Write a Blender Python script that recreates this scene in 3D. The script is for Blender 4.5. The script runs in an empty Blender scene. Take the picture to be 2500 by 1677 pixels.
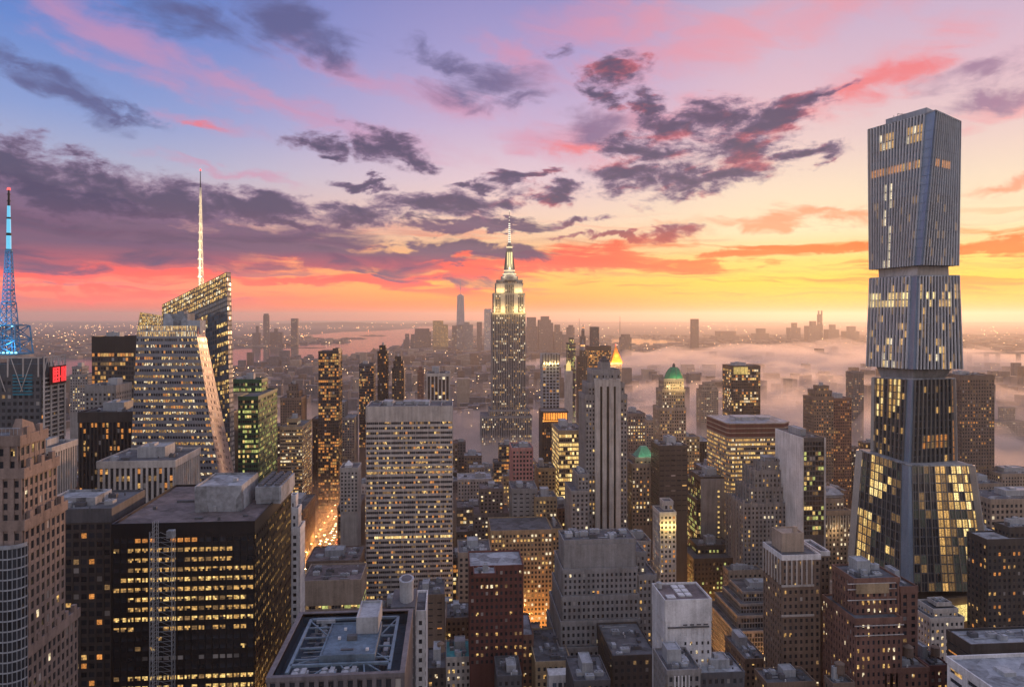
import bpy, math, random
from mathutils import Vector as V
S = bpy.context.scene
COL = S.collection
R = math.radians
# ------------------------------------------------------------------ camera
TH = R(4.7); CS, SN = math.cos(TH), math.sin(TH)
F, HX, HY, CH = 1690.0, 1169.0, 722.0, 259.0     # focal length and eye level in picture units, eye height in metres
cam = bpy.data.cameras.new('camera'); co = bpy.data.objects.new('camera', cam); COL.objects.link(co)
co.location = (0, 0, CH); co.rotation_euler = (R(90), 0, -TH)
cam.sensor_width = 36; cam.lens = 36 * F / 2338; cam.shift_y = -62 / 2338
cam.clip_start = 1; cam.clip_end = 200000
S.camera = co
S.view_settings.view_transform = 'Standard'; S.view_settings.look = 'None'
S.view_settings.exposure = 0; S.view_settings.gamma = 1
S.cycles.use_denoising = True
S.cycles.max_bounces = 6; S.cycles.diffuse_bounces = 2; S.cycles.glossy_bounces = 2
S.cycles.volume_bounces = 3; S.cycles.transparent_max_bounces = 8
S.cycles.sample_clamp_indirect = 4
S.cycles.caustics_reflective = False; S.cycles.caustics_refractive = False

def lin(c):
    f = lambda v: v / 12.92 if v <= .04045 else ((v + .055) / 1.055) ** 2.4
    return tuple(f(v / 255) for v in c) + (1.0,)

class NT:
    """short hand for building node trees"""
    def __init__(s, nt): s.t = nt; s.dim = '3D'; nt.nodes.clear()
    def n(s, typ, **kw):
        o = s.t.nodes.new(typ)
        for k, v in kw.items(): setattr(o, k, v)
        return o
    def put(s, sock, v):
        if isinstance(v, bpy.types.NodeSocket): s.t.links.new(v, sock)
        elif v is not None: sock.default_value = v
    def m(s, op, a, b=None, c=None, clamp=False):
        o = s.n('ShaderNodeMath', operation=op, use_clamp=clamp)
        for i, v in enumerate((a, b, c)): s.put(o.inputs[i], v)
        return o.outputs[0]
    def add(s, a, b): return s.m('ADD', a, b)
    def mul(s, a, b): return s.m('MULTIPLY', a, b)
    def vm(s, op, a, b=None, out=0):
        o = s.n('ShaderNodeVectorMath', operation=op); s.put(o.inputs[0], a); s.put(o.inputs[1], b)
        return o.outputs[out]
    def ss(s, v, a, b):                       # smoothstep
        o = s.n('ShaderNodeMapRange', interpolation_type='SMOOTHSTEP')
        s.put(o.inputs[0], v); o.inputs[1].default_value = a; o.inputs[2].default_value = b
        return o.outputs[0]
    def mr(s, v, a, b, c, d):
        o = s.n('ShaderNodeMapRange'); s.put(o.inputs[0], v)
        for i, x in enumerate((a, b, c, d)): o.inputs[i + 1].default_value = x
        return o.outputs[0]
    def mix(s, f, a, b, blend='MIX'):
        o = s.n('ShaderNodeMix', data_type='RGBA', blend_type=blend)
        s.put(o.inputs[0], f); s.put(o.inputs[6], a); s.put(o.inputs[7], b)
        return o.outputs[2]
    def ramp(s, v, stops):
        o = s.n('ShaderNodeValToRGB'); s.put(o.inputs[0], v); e = o.color_ramp.elements
        e[0].position, e[0].color = stops[0]; e[1].position, e[1].color = stops[-1]
        for p, c in stops[1:-1]: q = e.new(p); q.color = c
        return o.outputs[0]
    def noise(s, vec, scale=1.0, detail=4, rough=.5, dist=0.0, dim=None):
        o = s.n('ShaderNodeTexNoise', noise_dimensions=dim or s.dim); s.put(o.inputs['Vector'], vec)
        o.inputs['Scale'].default_value = scale; o.inputs['Detail'].default_value = detail
        o.inputs['Roughness'].default_value = rough; o.inputs['Distortion'].default_value = dist
        return o.outputs[0]
    def xyz(s, v):
        o = s.n('ShaderNodeSeparateXYZ'); s.put(o.inputs[0], v); return o.outputs
    def com(s, x, y, z=0.0):
        o = s.n('ShaderNodeCombineXYZ')
        for i, v in enumerate((x, y, z)): s.put(o.inputs[i], v)
        return o.outputs[0]
    def map(s, vec, loc=(0, 0, 0), rot=0, sc=(1, 1, 1), kind='TEXTURE'):
        o = s.n('ShaderNodeMapping', vector_type=kind); s.put(o.inputs[0], vec)
        o.inputs[1].default_value = loc; o.inputs[2].default_value = (0, 0, rot); o.inputs[3].default_value = sc
        return o.outputs[0]

# ------------------------------------------------------------------ sky (world, by direction)
def build_sky():
    w = bpy.data.worlds.new('World'); S.world = w; w.use_nodes = True
    w.cycles.sampling_method = 'MANUAL'; w.cycles.sample_map_resolution = 512
    g = NT(w.node_tree)
    g.dim = '2D'
    d = g.n('ShaderNodeTexCoord').outputs['Generated']
    x, y, z = g.xyz(d)
    xr = g.add(g.mul(x, CS), g.mul(y, -SN)); yr = g.add(g.mul(x, SN), g.mul(y, CS))
    A = g.mul(g.m('ARCTAN2', xr, yr), F)           # azimuth and elevation, in units of 1/1690 rad
    E = g.mul(g.m('ARCSINE', z), F)
    P = g.com(A, E)
    def sk(px, py):
        az = math.atan((px - HX) / F); return az * F, math.atan((HY - py) / F * math.cos(az)) * F
    e1 = g.mul(E, 1 / 1000.0)                      # 0..0.7 in the picture
    def gr(rows):                                  # rows: (height over the horizon in units, colour)
        return g.ramp(e1, [(h / 1000.0, lin(c)) for h, c in rows])
    left = gr([(0, (200, 90, 80)), (25, (226, 104, 88)), (60, (250, 130, 105)), (105, (250, 125, 105)), (150, (222, 140, 130)),
               (220, (214, 178, 182)), (300, (180, 182, 208)), (400, (142, 162, 214)), (560, (104, 138, 208)), (720, (84, 120, 192)), (1000, (150, 155, 200))])
    mid = gr([(0, (238, 108, 48)), (30, (252, 132, 56)), (75, (255, 178, 84)), (130, (253, 190, 120)), (210, (250, 216, 190)),
              (310, (232, 204, 212)), (430, (204, 180, 212)), (580, (170, 160, 208)), (720, (146, 142, 198)), (1000, (165, 160, 205))])
    right = gr([(0, (244, 128, 36)), (30, (254, 168, 52)), (75, (255, 196, 66)), (120, (255, 216, 116)), (180, (255, 238, 192)),
                (270, (252, 228, 200)), (370, (238, 208, 205)), (480, (226, 190, 204)), (600, (206, 180, 206)), (720, (184, 170, 202)), (1000, (190, 175, 205))])
    back = gr([(0, (230, 198, 176)), (80, (228, 200, 184)), (250, (218, 200, 192)), (600, (198, 192, 200)), (1000, (176, 180, 204))])
    base = g.mix(g.ss(A, -900, 30), left, mid)
    base = g.mix(g.ss(A, 50, 620), base, right)
    # the unseen sky behind is made warm and bright to light the fronts
    rear = g.add(g.ss(A, 1300, 2600), g.ss(A, -1300, -2600))
    n1 = g.noise(g.map(P, loc=(400, 90, 0), sc=(170, 80, 1)), 1, 5, .6, .3); n2 = g.noise(g.map(P, loc=(-300, 500, 0), sc=(150, 70, 1)), 1, 5, .6, .3)
    A0, E0 = A, E
    A = g.add(A, g.mul(g.m('SUBTRACT', n1, .5), 210)); E = g.add(E, g.mul(g.m('SUBTRACT', n2, .5), 95))
    rots = {}
    for r in (-24, -16, -8, 0, 8, 16):
        c, n = math.cos(R(r)), math.sin(R(r))
        rots[r] = (g.m('MULTIPLY_ADD', A, c, g.mul(E, n)), g.m('MULTIPLY_ADD', A, -n, g.mul(E, c)))
    A, E = A0, E0
    def field(lst):
        """highest of (1 - distance) over tilted ellipses given in picture units"""
        out = None
        for (px, py, rx, ry, rot) in lst:
            a, e = sk(px, py)
            # the previous value rides along in z (weighted to nothing) so that the nodes run one after another
            k = min(rots, key=lambda r: abs(r - rot)); c, n = math.cos(R(k)), math.sin(R(k))
            q = g.com(rots[k][0], rots[k][1], last[0])
            o = g.n('ShaderNodeVectorMath', operation='MULTIPLY_ADD'); g.put(o.inputs[0], q)
            o.inputs[1].default_value = (1 / rx, 1 / ry, 1e-9); o.inputs[2].default_value = (-(c * a + n * e) / rx, (n * a - c * e) / ry, 0)
            f = g.m('SUBTRACT', 1.0, g.vm('LENGTH', o.outputs[0], out=1))
            out = f if out is None else g.m('SMOOTH_MAX', out, f, .25)
            last[0] = out
        return out
    last = [0.0]
    col = base
    warp = g.noise(g.map(P, sc=(160, 90, 1)), 1, 3, .5)
    # soft high cloud, slate and pink
    fine = g.noise(g.map(P, rot=R(-14), sc=(230, 62, 1)), 1, 7, .62, .5)
    pink = field([(300, 105, 230, 62, -14), (470, 285, 150, 26, -8), (640, 235, 420, 40, -18), (820, 170, 190, 40, -16), (1050, 235, 200, 40, -8), (1250, 330, 160, 40, -6),
                  (1600, 110, 420, 70, 6), (2050, 160, 190, 66, 14), (1960, 215, 240, 40, 10), (560, 400, 200, 16, -5),
                  (1290, 320, 150, 55, -4), (1560, 270, 260, 50, 0), (1180, 120, 120, 40, -20), (1400, 60, 220, 60, 0), (2280, 250, 160, 30, 10)])
    am = g.mul(g.ss(g.add(g.mul(pink, .9), g.mul(g.m('SUBTRACT', fine, .5), 1.5)), -.15, .95), .6)
    pc = g.mix(g.ss(A, -200, 600), lin((216, 146, 176)), lin((246, 150, 156)))
    col = g.mix(am, col, pc)
    rose = field([(2080, 165, 120, 46, 12), (1990, 195, 130, 24, 8), (2290, 420, 120, 22, 6), (1760, 500, 330, 24, 3), (1900, 492, 170, 20, 2), (1330, 335, 120, 22, -3), (470, 290, 60, 16, -6), (1540, 540, 60, 22, 0)])
    ar = g.mul(g.ss(g.add(g.mul(rose, .9), g.mul(g.m('SUBTRACT', fine, .5), 1.6)), 0, .8), .75)
    col = g.mix(g.mul(ar, .85), col, g.mix(g.ss(E, 210, 380), lin((255, 136, 88)), lin((246, 116, 116))))
    slate = field([(680, 55, 170, 62, -24), (760, 120, 110, 40, -30), (430, 45, 200, 46, -10), (60, 150, 170, 36, -14), (150, 215, 180, 26, -16), (270, 250, 130, 16, -14), (1110, 195, 170, 42, 8), (1180, 230, 110, 26, 6),
                   (1010, 150, 130, 30, -14), (1270, 105, 34, 18, -10), (2270, 165, 130, 26, 10), (2240, 235, 150, 26, 8), (1350, 290, 110, 40, 0)])
    al = g.mul(g.ss(g.add(g.mul(slate, 1.0), g.mul(g.m('SUBTRACT', fine, .5), 1.3)), -.1, .95), .85)
    col = g.mix(al, col, g.mix(g.ss(A, -300, 700), lin((92, 92, 136)), lin((160, 126, 156))))
    # warm streaks close to the horizon
    sv = g.map(P, rot=R(-1.5), sc=(360, 24, 1))
    st = g.noise(g.vm('ADD', sv, g.com(0, g.mul(warp, 1.2))), 1, 6, .55, .3)
    band = g.mul(g.ss(E, 22, 60), g.ss(E, 250, 120))
    a1 = g.mul(g.mul(g.ss(st, .47, .66), band), .85)
    sc_ = g.mix(g.ss(A, -500, 100), lin((236, 92, 96)), lin((250, 112, 74)))
    sc_ = g.mix(g.ss(A, 300, 800), sc_, lin((246, 142, 60)))
    col = g.mix(a1, col, sc_)
    st2 = g.noise(g.vm('ADD', g.map(P, loc=(777, 333, 0), sc=(420, 26, 1)), g.com(0, g.mul(warp, 1.0))), 1, 6, .6, .3)
    a2 = g.mul(g.mul(g.ss(st2, .52, .66), g.mul(g.ss(E, 15, 50), g.ss(E, 240, 110))), g.mr(A, -900, 900, .75, .2))
    col = g.mix(a2, col, g.mix(g.ss(A, -200, 500), lin((146, 92, 116)), lin((214, 112, 84))))
    # placed red bands
    redb = field([(260, 618, 420, 15, -1), (700, 640, 420, 18, -3), (1000, 600, 330, 20, 2), (1290, 600, 330, 26, -1), (1680, 598, 270, 24, -2), (150, 668, 300, 12, 0), (2240, 575, 200, 26, 3), (1900, 570, 130, 15, 4)])
    a3 = g.mul(g.ss(g.add(redb, g.mul(g.m('SUBTRACT', st, .5), 2.6)), -.1, .6), .9)
    col = g.mix(a3, col, g.mix(g.ss(A, 0, 650), lin((250, 98, 88)), lin((250, 128, 62))))
    # wide mauve veil on the left and its pale slits
    veil = field([(150, 545, 720, 72, -2), (620, 560, 520, 40, -4), (1000, 575, 260, 22, 2), (120, 480, 560, 52, -4), (1060, 515, 210, 16, -3)])
    wisp = g.noise(g.vm('ADD', g.map(P, loc=(91, 57, 0), rot=R(-3), sc=(230, 34, 1)), g.com(0, warp)), 1, 7, .55, .4)
    av = g.mul(g.ss(g.add(g.mul(veil, 1.1), g.mul(g.m('SUBTRACT', wisp, .5), 1.6)), -.1, .45), .93)
    vc = g.mix(g.ss(E, 92, 150), lin((190, 92, 104)), lin((112, 92, 122)))
    vc = g.mix(g.ss(wisp, .42, .7), vc, lin((92, 80, 112)))
    col = g.mix(av, col, vc)
    # firm dark cloud
    big = [(1370, 215, 58, 40, -20), (1420, 160, 90, 40, 10), (1478, 235, 62, 62, 0), (1540, 290, 120, 42, -8), (1640, 265, 110, 40, 5), (1790, 260, 160, 34, 14), (1860, 235, 120, 14, 18), (1700, 320, 120, 52, 10),
           (1480, 345, 130, 40, -6), (1440, 400, 170, 42, 4), (1620, 400, 160, 46, 6), (1830, 350, 120, 20, 9), (1200, 405, 120, 14, 5), (1100, 425, 60, 14, 4), (1260, 510, 0.1, .1, 0), (1320, 508, 70, 13, 4), (1530, 535, 60, 22, -2), (1400, 550, 150, 10, 0), (1265, 445, 70, 26, 0)]
    lft = [(40, 400, 330, 62, -8), (330, 445, 360, 52, -6), (560, 470, 200, 40, -4), (60, 375, 260, 46, -10), (240, 410, 220, 40, -12), (150, 450, 330, 46, -5), (420, 462, 240, 42, -8), (600, 470, 150, 34, -6), (800, 485, 140, 34, -2), (1010, 470, 170, 34, 4), (1150, 462, 80, 28, 0),
           (880, 335, 92, 52, -12), (930, 370, 60, 26, -8), (700, 320, 84, 30, -6), (740, 360, 60, 16, -6), (850, 422, 80, 15, -4), (640, 505, 160, 16, -4)]
    big = [b for b in big if b[2] > 1]
    pv = g.vm('ADD', P, g.com(g.mul(warp, 30), g.mul(warp, 20)))
    fbm = g.add(g.mul(g.noise(g.map(pv, rot=R(4), sc=(120, 52, 1)), 1, 6, .6, .2), .66), g.mul(g.noise(g.map(pv, rot=R(-6), sc=(34, 15, 1)), 1, 6, .66, .3), .34))
    dark = g.m('SMOOTH_MAX', field(big), field(lft), .2)
    dens = g.add(g.mul(dark, 1.3), g.mul(g.m('SUBTRACT', fbm, .5), 3.2))
    ad = g.mul(g.ss(dens, -.05, .78), .95)
    tint = g.noise(g.map(pv, loc=(50, 20, 0), rot=R(8), sc=(120, 40, 1)), 1, 5, .55)
    dc = g.mix(g.ss(dens, .2, 1.1), lin((142, 116, 148)), lin((84, 78, 108)))
    redm = g.mul(g.ss(tint, .5, .7), g.mul(g.ss(A, -260, 180), g.mul(g.ss(dens, 1.6, .2), .62)))
    dc = g.mix(redm, dc, lin((232, 100, 98)))
    dc = g.mix(g.mul(g.ss(E, 240, 140), .8), dc, g.mix(g.ss(A, -100, 300), lin((122, 84, 110)), lin((222, 104, 84))))
    col = g.mix(ad, col, dc)
    bk = g.vm('SCALE', back); bk.node.inputs[3].default_value = 1.3      # unseen rear sky boosted to lighten the city
    col = g.mix(rear, col, bk)
    below = g.ss(E, 0, -60)
    col = g.mix(below, col, lin((60, 55, 65)))
    # low sun glow: the haze in front of the horizon takes part of it away again
    glow = g.mul(g.ss(E, 170, 10), 1.0)
    k = g.add(1.0, g.mul(glow, SKY_GLOW))
    col = g.vm('SCALE', col); g.put(col.node.inputs[3], k)
    b = g.n('ShaderNodeBackground'); g.put(b.inputs[0], col); b.inputs[1].default_value = SKY_STRENGTH
    o = g.n('ShaderNodeOutputWorld'); g.put(o.inputs[0], b.outputs[0])
SKY_GLOW, SKY_STRENGTH = .6, 1.0
HAZE = 4.8e-5
FOG = True
# fog banks: picture column, depth, half width, half depth, height, density, seed, lump size
FOGS = [(1880, 3500, 2000, 1300, 134, .0032, 1, 560), (1720, 3000, 1300, 800, 98, .003, 2, 360), (2050, 2500, 1100, 520, 66, .0028, 3, 300), (1600, 1750, 500, 460, 105, .0044, 4, 190), (1800, 2050, 900, 420, 100, .0044, 16, 210), (2300, 1700, 700, 400, 100, .0032, 17, 210), (1180, 1080, 280, 200, 74, .0042, 5, 120),
        (860, 2500, 900, 900, 66, .0010, 6, 420), (1960, 1400, 400, 340, 112, .0044, 7, 160), (1975, 500, 60, 50, 78, .016, 8, 34), (2160, 470, 70, 40, 48, .010, 15, 30), (1085, 780, 60, 80, 90, .008, 9, 46), (2330, 950, 260, 250, 100, .0028, 10, 130), (1480, 1200, 300, 220, 100, .0044, 11, 130),
        (1150, 1450, 1300, 560, 88, .0036, 12, 240), (1250, 860, 440, 200, 74, .0044, 13, 110), (1750, 770, 200, 130, 74, .0046, 14, 80), (800, 1000, 300, 160, 60, .0026, 18, 120)]
build_sky()
sun = bpy.data.lights.new('sun', 'SUN'); so = bpy.data.objects.new('sun', sun); COL.objects.link(so)
sun.energy = 3.0; sun.angle = R(3); sun.color = (1, .52, .26)
# the sun stands low behind the tall stacked tower
_az = math.atan((2060 - HX) / F) + TH
so.rotation_euler = V((math.sin(_az), math.cos(_az), math.tan(R(3.0)))).to_track_quat('Z', 'Y').to_euler()

# ------------------------------------------------------------------ placing: picture units at a given street depth -> metres
def xat(px, y):
    r = (px - HX) / F
    return y * (r * CS + SN) / (CS - r * SN)
def zat(px, py, y):
    x = xat(px, y); return CH + (x * SN + y * CS) * (HY - py) / F
def pxof(x, y): return HX + F * (x * CS - y * SN) / (x * SN + y * CS)
def pyof(x, y, z): return HY - F * (z - CH) / (x * SN + y * CS)
def pt(px, py, y): return V((xat(px, y), y, zat(px, py, y)))
def ptd(px, py, d):                                # same, by distance along the view axis
    a = (px - HX) / F
    return V((d * (a * CS + SN), d * (CS - a * SN), CH + d * (HY - py) / F))

# ------------------------------------------------------------------ materials
MATS = {}
def mat(name, fn):
    if name not in MATS:
        m = bpy.data.materials.new(name); m.use_nodes = True
        g = NT(m.node_tree); o = g.n('ShaderNodeOutputMaterial'); p = g.n('ShaderNodeBsdfPrincipled')
        g.put(o.inputs[0], p.outputs[0]); fn(g, p, m); MATS[name] = m
    return MATS[name]
def wallm(name, c, rough=.8, var=.22, streak=.25, metal=0.0, spec=.3):
    def fn(g, p, m):
        pos = g.n('ShaderNodeNewGeometry').outputs['Position']
        x, y, z = g.xyz(pos)
        a = g.noise(pos, .09, 5, .6); b = g.noise(g.com(g.mul(x, .55), g.mul(y, .55), g.mul(z, .035)), 1, 3, .6)
        f = g.noise(pos, 1.3, 2, .6)
        k = g.add(g.add(g.mr(a, .3, .7, 1 - var, 1 + var * .6), g.mr(b, .3, .7, -streak, streak * .5)), g.mr(f, .3, .7, -.1, .1))
        q = g.vm('SCALE', c); g.put(q.node.inputs[3], k)
        g.put(p.inputs['Base Color'], q); p.inputs['Roughness'].default_value = rough
        p.inputs['Metallic'].default_value = metal; p.inputs['Specular IOR Level'].default_value = spec
    return mat(name, fn)
def litm(name, c, s, lo=.42, base=.02, sc=.9):
    """lit window: a room seen through glass, uneven because of ceiling lamps, blinds and furniture"""
    def fn(g, p, m):
        geo = g.n('ShaderNodeNewGeometry'); oi = g.n('ShaderNodeObjectInfo').outputs['Random']
        pos = geo.outputs['Position']; rnd = g.m('FRACT', g.add(oi, geo.outputs['Random Per Island']))
        x, y, z = g.xyz(pos)
        n = g.noise(g.com(g.mul(x, sc), g.mul(y, sc), g.mul(z, sc * 1.7)), 1, 2, .7)
        k = g.mul(g.mr(n, .36, .62, lo, 1.25), g.mr(rnd, 0, 1, .65, 1.2))
        g.put(p.inputs['Emission Strength'], g.mul(k, s)); p.inputs['Emission Color'].default_value = c + (1,)
        p.inputs['Base Color'].default_value = (base, base, base, 1); p.inputs['Roughness'].default_value = .12
        m.cycles.emission_sampling = 'NONE'
    return mat(name, fn)
def glassm(name, c, rough=.08, spec=.6):
    def fn(g, p, m):
        geo = g.n('ShaderNodeNewGeometry'); rnd = g.m('FRACT', g.add(g.n('ShaderNodeObjectInfo').outputs['Random'], geo.outputs['Random Per Island']))
        q = g.vm('SCALE', c); g.put(q.node.inputs[3], g.mr(rnd, 0, 1, .5, 1.5))
        g.put(p.inputs['Base Color'], q); g.put(p.inputs['Roughness'], g.mr(rnd, 0, 1, rough * .6, rough * 2))
        p.inputs['Specular IOR Level'].default_value = spec
    return mat(name, fn)
def glow(name, c, s):
    def fn(g, p, m):
        p.inputs['Emission Color'].default_value = c + (1,); p.inputs['Emission Strength'].default_value = s
        p.inputs['Base Color'].default_value = (.1, .1, .1, 1); m.cycles.emission_sampling = 'NONE'
    return mat(name, fn)
GLASS = glassm('window_glass', (.022, .027, .036))
GL = [GLASS, litm('window_warm', (1, .66, .22), 1.15), litm('window_amber', (1, .56, .17), .75), litm('window_orange', (1, .38, .09), .7),
      litm('window_dim', (1, .58, .24), .22), litm('window_pale', (1, .82, .52), 1.15), litm('window_green', (.82, .86, .26), .7),
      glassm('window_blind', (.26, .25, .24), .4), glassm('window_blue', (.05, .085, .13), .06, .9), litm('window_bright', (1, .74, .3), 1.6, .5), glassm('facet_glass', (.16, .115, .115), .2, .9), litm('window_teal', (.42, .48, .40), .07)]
PAL = {'y': (1, 5, 2, 2, 4, 5, 3), 'o': (3, 2, 4, 3), 'g': (6, 6, 1, 4), 'w': (5, 1, 4, 2), 'd': (4, 4, 3, 2, 1), 'b': (9, 1, 1, 2), 'c': (2, 2, 3, 4, 1)}
W = {}
for n_, c_, r_ in (('tan', (.33, .265, .215), .85), ('pinkstone', (.245, .19, .172), .85), ('grey', (.25, .245, .25), .85), ('pale', (.46, .43, .41), .85), ('white', (.62, .62, .64), .8),
                   ('brick', (.20, .11, .088), .9), ('brown', (.19, .14, .112), .88), ('darkred', (.13, .05, .045), .9), ('bronze', (.06, .053, .052), .5), ('black', (.013, .014, .018), .35),
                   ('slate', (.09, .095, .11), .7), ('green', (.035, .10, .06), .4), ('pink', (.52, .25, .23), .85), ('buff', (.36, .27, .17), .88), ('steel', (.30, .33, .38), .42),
                   ('copper', (.05, .27, .13), .6), ('roof', (.075, .08, .092), .9), ('roofpale', (.26, .28, .31), .9), ('roofred', (.12, .095, .10), .9), ('unit', (.34, .36, .39), .6), ('teal', (.05, .30, .33), .6), ('truss', (.24, .26, .29), .5), ('dusk', (.16, .145, .148), .9)):
    W[n_] = wallm(n_ + '_wall', c_, r_)

def roofm_(name, c):
    def fn(g, p, m):
        pos = g.n('ShaderNodeNewGeometry').outputs['Position']; x, y, z = g.xyz(pos)
        v = g.n('ShaderNodeTexVoronoi'); g.put(v.inputs['Vector'], g.com(x, y, g.mul(z, .2))); v.inputs['Scale'].default_value = .16
        r, _, _ = g.xyz(v.outputs['Color']); a = g.noise(pos, .35, 5, .65); q = g.vm('SCALE', c)
        g.put(q.node.inputs[3], g.add(g.mr(r, 0, 1, .55, 1.3), g.mr(a, .3, .7, -.35, .35))); g.put(p.inputs['Base Color'], q); p.inputs['Roughness'].default_value = .85
    return mat(name + '_sheet', fn)
for n_, c_ in (('roof', (.085, .092, .105)), ('roofpale', (.25, .27, .30)), ('roofred', (.12, .1, .105))): W[n_] = roofm_(n_, c_)

# ------------------------------------------------------------------ mesh building
class MB:
    def __init__(s): s.v, s.f, s.m = [], [], []
    def q(s, pts, mi=0):
        n = len(s.v); s.v += [tuple(p) for p in pts]; s.f.append(tuple(range(n, n + len(pts)))); s.m.append(mi)
    def hexa(s, a, b, mi=0, cap=True, bottom=True):
        """prism between two rings of points"""
        n = len(s.v); k = len(a); s.v += [tuple(p) for p in a] + [tuple(p) for p in b]
        for i in range(k):
            j = (i + 1) % k; s.f.append((n + i, n + j, n + k + j, n + k + i)); s.m.append(mi)
        if cap: s.f.append(tuple(n + k + i for i in range(k))); s.m.append(mi)
        if bottom: s.f.append(tuple(n + k - 1 - i for i in range(k))); s.m.append(mi)
    def box(s, x0, x1, y0, y1, z0, z1, mi=0, bottom=True):
        s.hexa([(x0, y0, z0), (x1, y0, z0), (x1, y1, z0), (x0, y1, z0)], [(x0, y0, z1), (x1, y0, z1), (x1, y1, z1), (x0, y1, z1)], mi, True, bottom)
    def slab(s, A, B, C, D, e, mi=0):
        s.hexa([A, B, C, D], [A + e, B + e, C + e, D + e], mi, True, False)
    def cyl(s, x, y, z0, z1, r0, r1=None, n=12, mi=0):
        r1 = r0 if r1 is None else r1
        ring = lambda r, z: [(x + r * math.cos(6.28319 * i / n), y + r * math.sin(6.28319 * i / n), z) for i in range(n)]
        s.hexa(ring(r0, z0), ring(max(r1, .01), z1), mi)
    def bar(s, a, b, r, mi=0, n=4):
        a, b = V(a), V(b); d = (b - a).normalized(); u = d.orthogonal().normalized(); w = d.cross(u)
        ring = lambda p: [p + (u * math.cos(6.28319 * i / n + .785) + w * math.sin(6.28319 * i / n + .785)) * r for i in range(n)]
        s.hexa(ring(a), ring(b), mi)
    def lathe(s, x, y, prof, n=16, mi=0):
        for (r0, z0), (r1, z1) in zip(prof, prof[1:]): s.cyl(x, y, z0, z1, r0, r1, n, mi)
    def build(s, name, mats, parent=None, stuff=False):
        me = bpy.data.meshes.new(name); org = parent_origin(parent)
        me.from_pydata([(a - org[0], b - org[1], c - org[2]) for a, b, c in s.v], [], s.f)
        mats = mats if isinstance(mats, (list, tuple)) else [mats]
        for m in mats: me.materials.append(m)
        if len(mats) > 1: me.polygons.foreach_set('material_index', s.m)
        o = bpy.data.objects.new(name, me); COL.objects.link(o); o.parent = parent
        if stuff: o['kind'] = 'stuff'
        return o
def parent_origin(p):
    org = V((0, 0, 0))
    while p: org = org + V(p.location); p = p.parent
    return org
def root(name, label, cat, loc, group=None):
    o = bpy.data.objects.new(name, None); COL.objects.link(o); o.location = loc
    o.empty_display_size = 1; tag(o, label, cat, group); return o
def tag(o, label, cat, group=None):
    o['label'] = label; o['category'] = cat
    if group: o['group'] = group
def lamp(x, y, z, power, c, r=1.0, parent=None, kind='POINT', aim=None, spread=1.2):
    l = bpy.data.lights.new('lamp', kind); l.energy = power; l.color = c; l.shadow_soft_size = r
    if kind == 'SPOT': l.spot_size = spread; l.spot_blend = .6
    o = bpy.data.objects.new('lamp', l); COL.objects.link(o)
    o.parent = parent; o.location = V((x, y, z)) - parent_origin(parent)
    if aim: o.rotation_euler = (V((x, y, z)) - V(aim)).to_track_quat('Z', 'Y').to_euler()
    return o

def facade(M, panes, A, B, C, D, nu, nv, pw=.5, sh=.5, pp=.4, sp=.3, lit=None, mi=0, every=1, mull=.08, spmi=None, core=True):
    """a wall ABCD (seen from outside: bottom left, bottom right, top right, top left) with piers, spandrels and recessed panes"""
    n = (B - A).cross(D - A).normalized()
    Q = lambda u, v: (A * (1 - u) + B * u) * (1 - v) + (D * (1 - u) + C * u) * v
    if core: M.q([A, B, C, D], mi)
    hw = lambda i: (pw if i % every == 0 or i == nu else mull) / 2 / nu
    for i in range(nu + 1):
        h = hw(i); u0, u1 = max(0, i / nu - h), min(1, i / nu + h); e = n * (pp if i % every == 0 or i == nu else min(pp, .25) * .8)
        M.slab(Q(u0, 0), Q(u1, 0), Q(u1, 1), Q(u0, 1), e, mi)
    hs = sh / 2 / nv
    for j in range(nv + 1):
        v0, v1 = max(0, j / nv - hs), min(1, j / nv + hs)
        M.slab(Q(0, v0), Q(1, v0), Q(1, v1), Q(0, v1), n * sp, mi if spmi is None else spmi)
    e = n * .05
    for j in range(nv):
        for i in range(nu):
            k = lit(i, j, nu, nv) if lit else 0
            if k is None: continue
            u0, u1 = i / nu + hw(i), (i + 1) / nu - hw(i + 1); v0, v1 = j / nv + hs, (j + 1) / nv - hs
            panes.append(([Q(u0, v0) + e, Q(u1, v0) + e, Q(u1, v1) + e, Q(u0, v1) + e], k))

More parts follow.
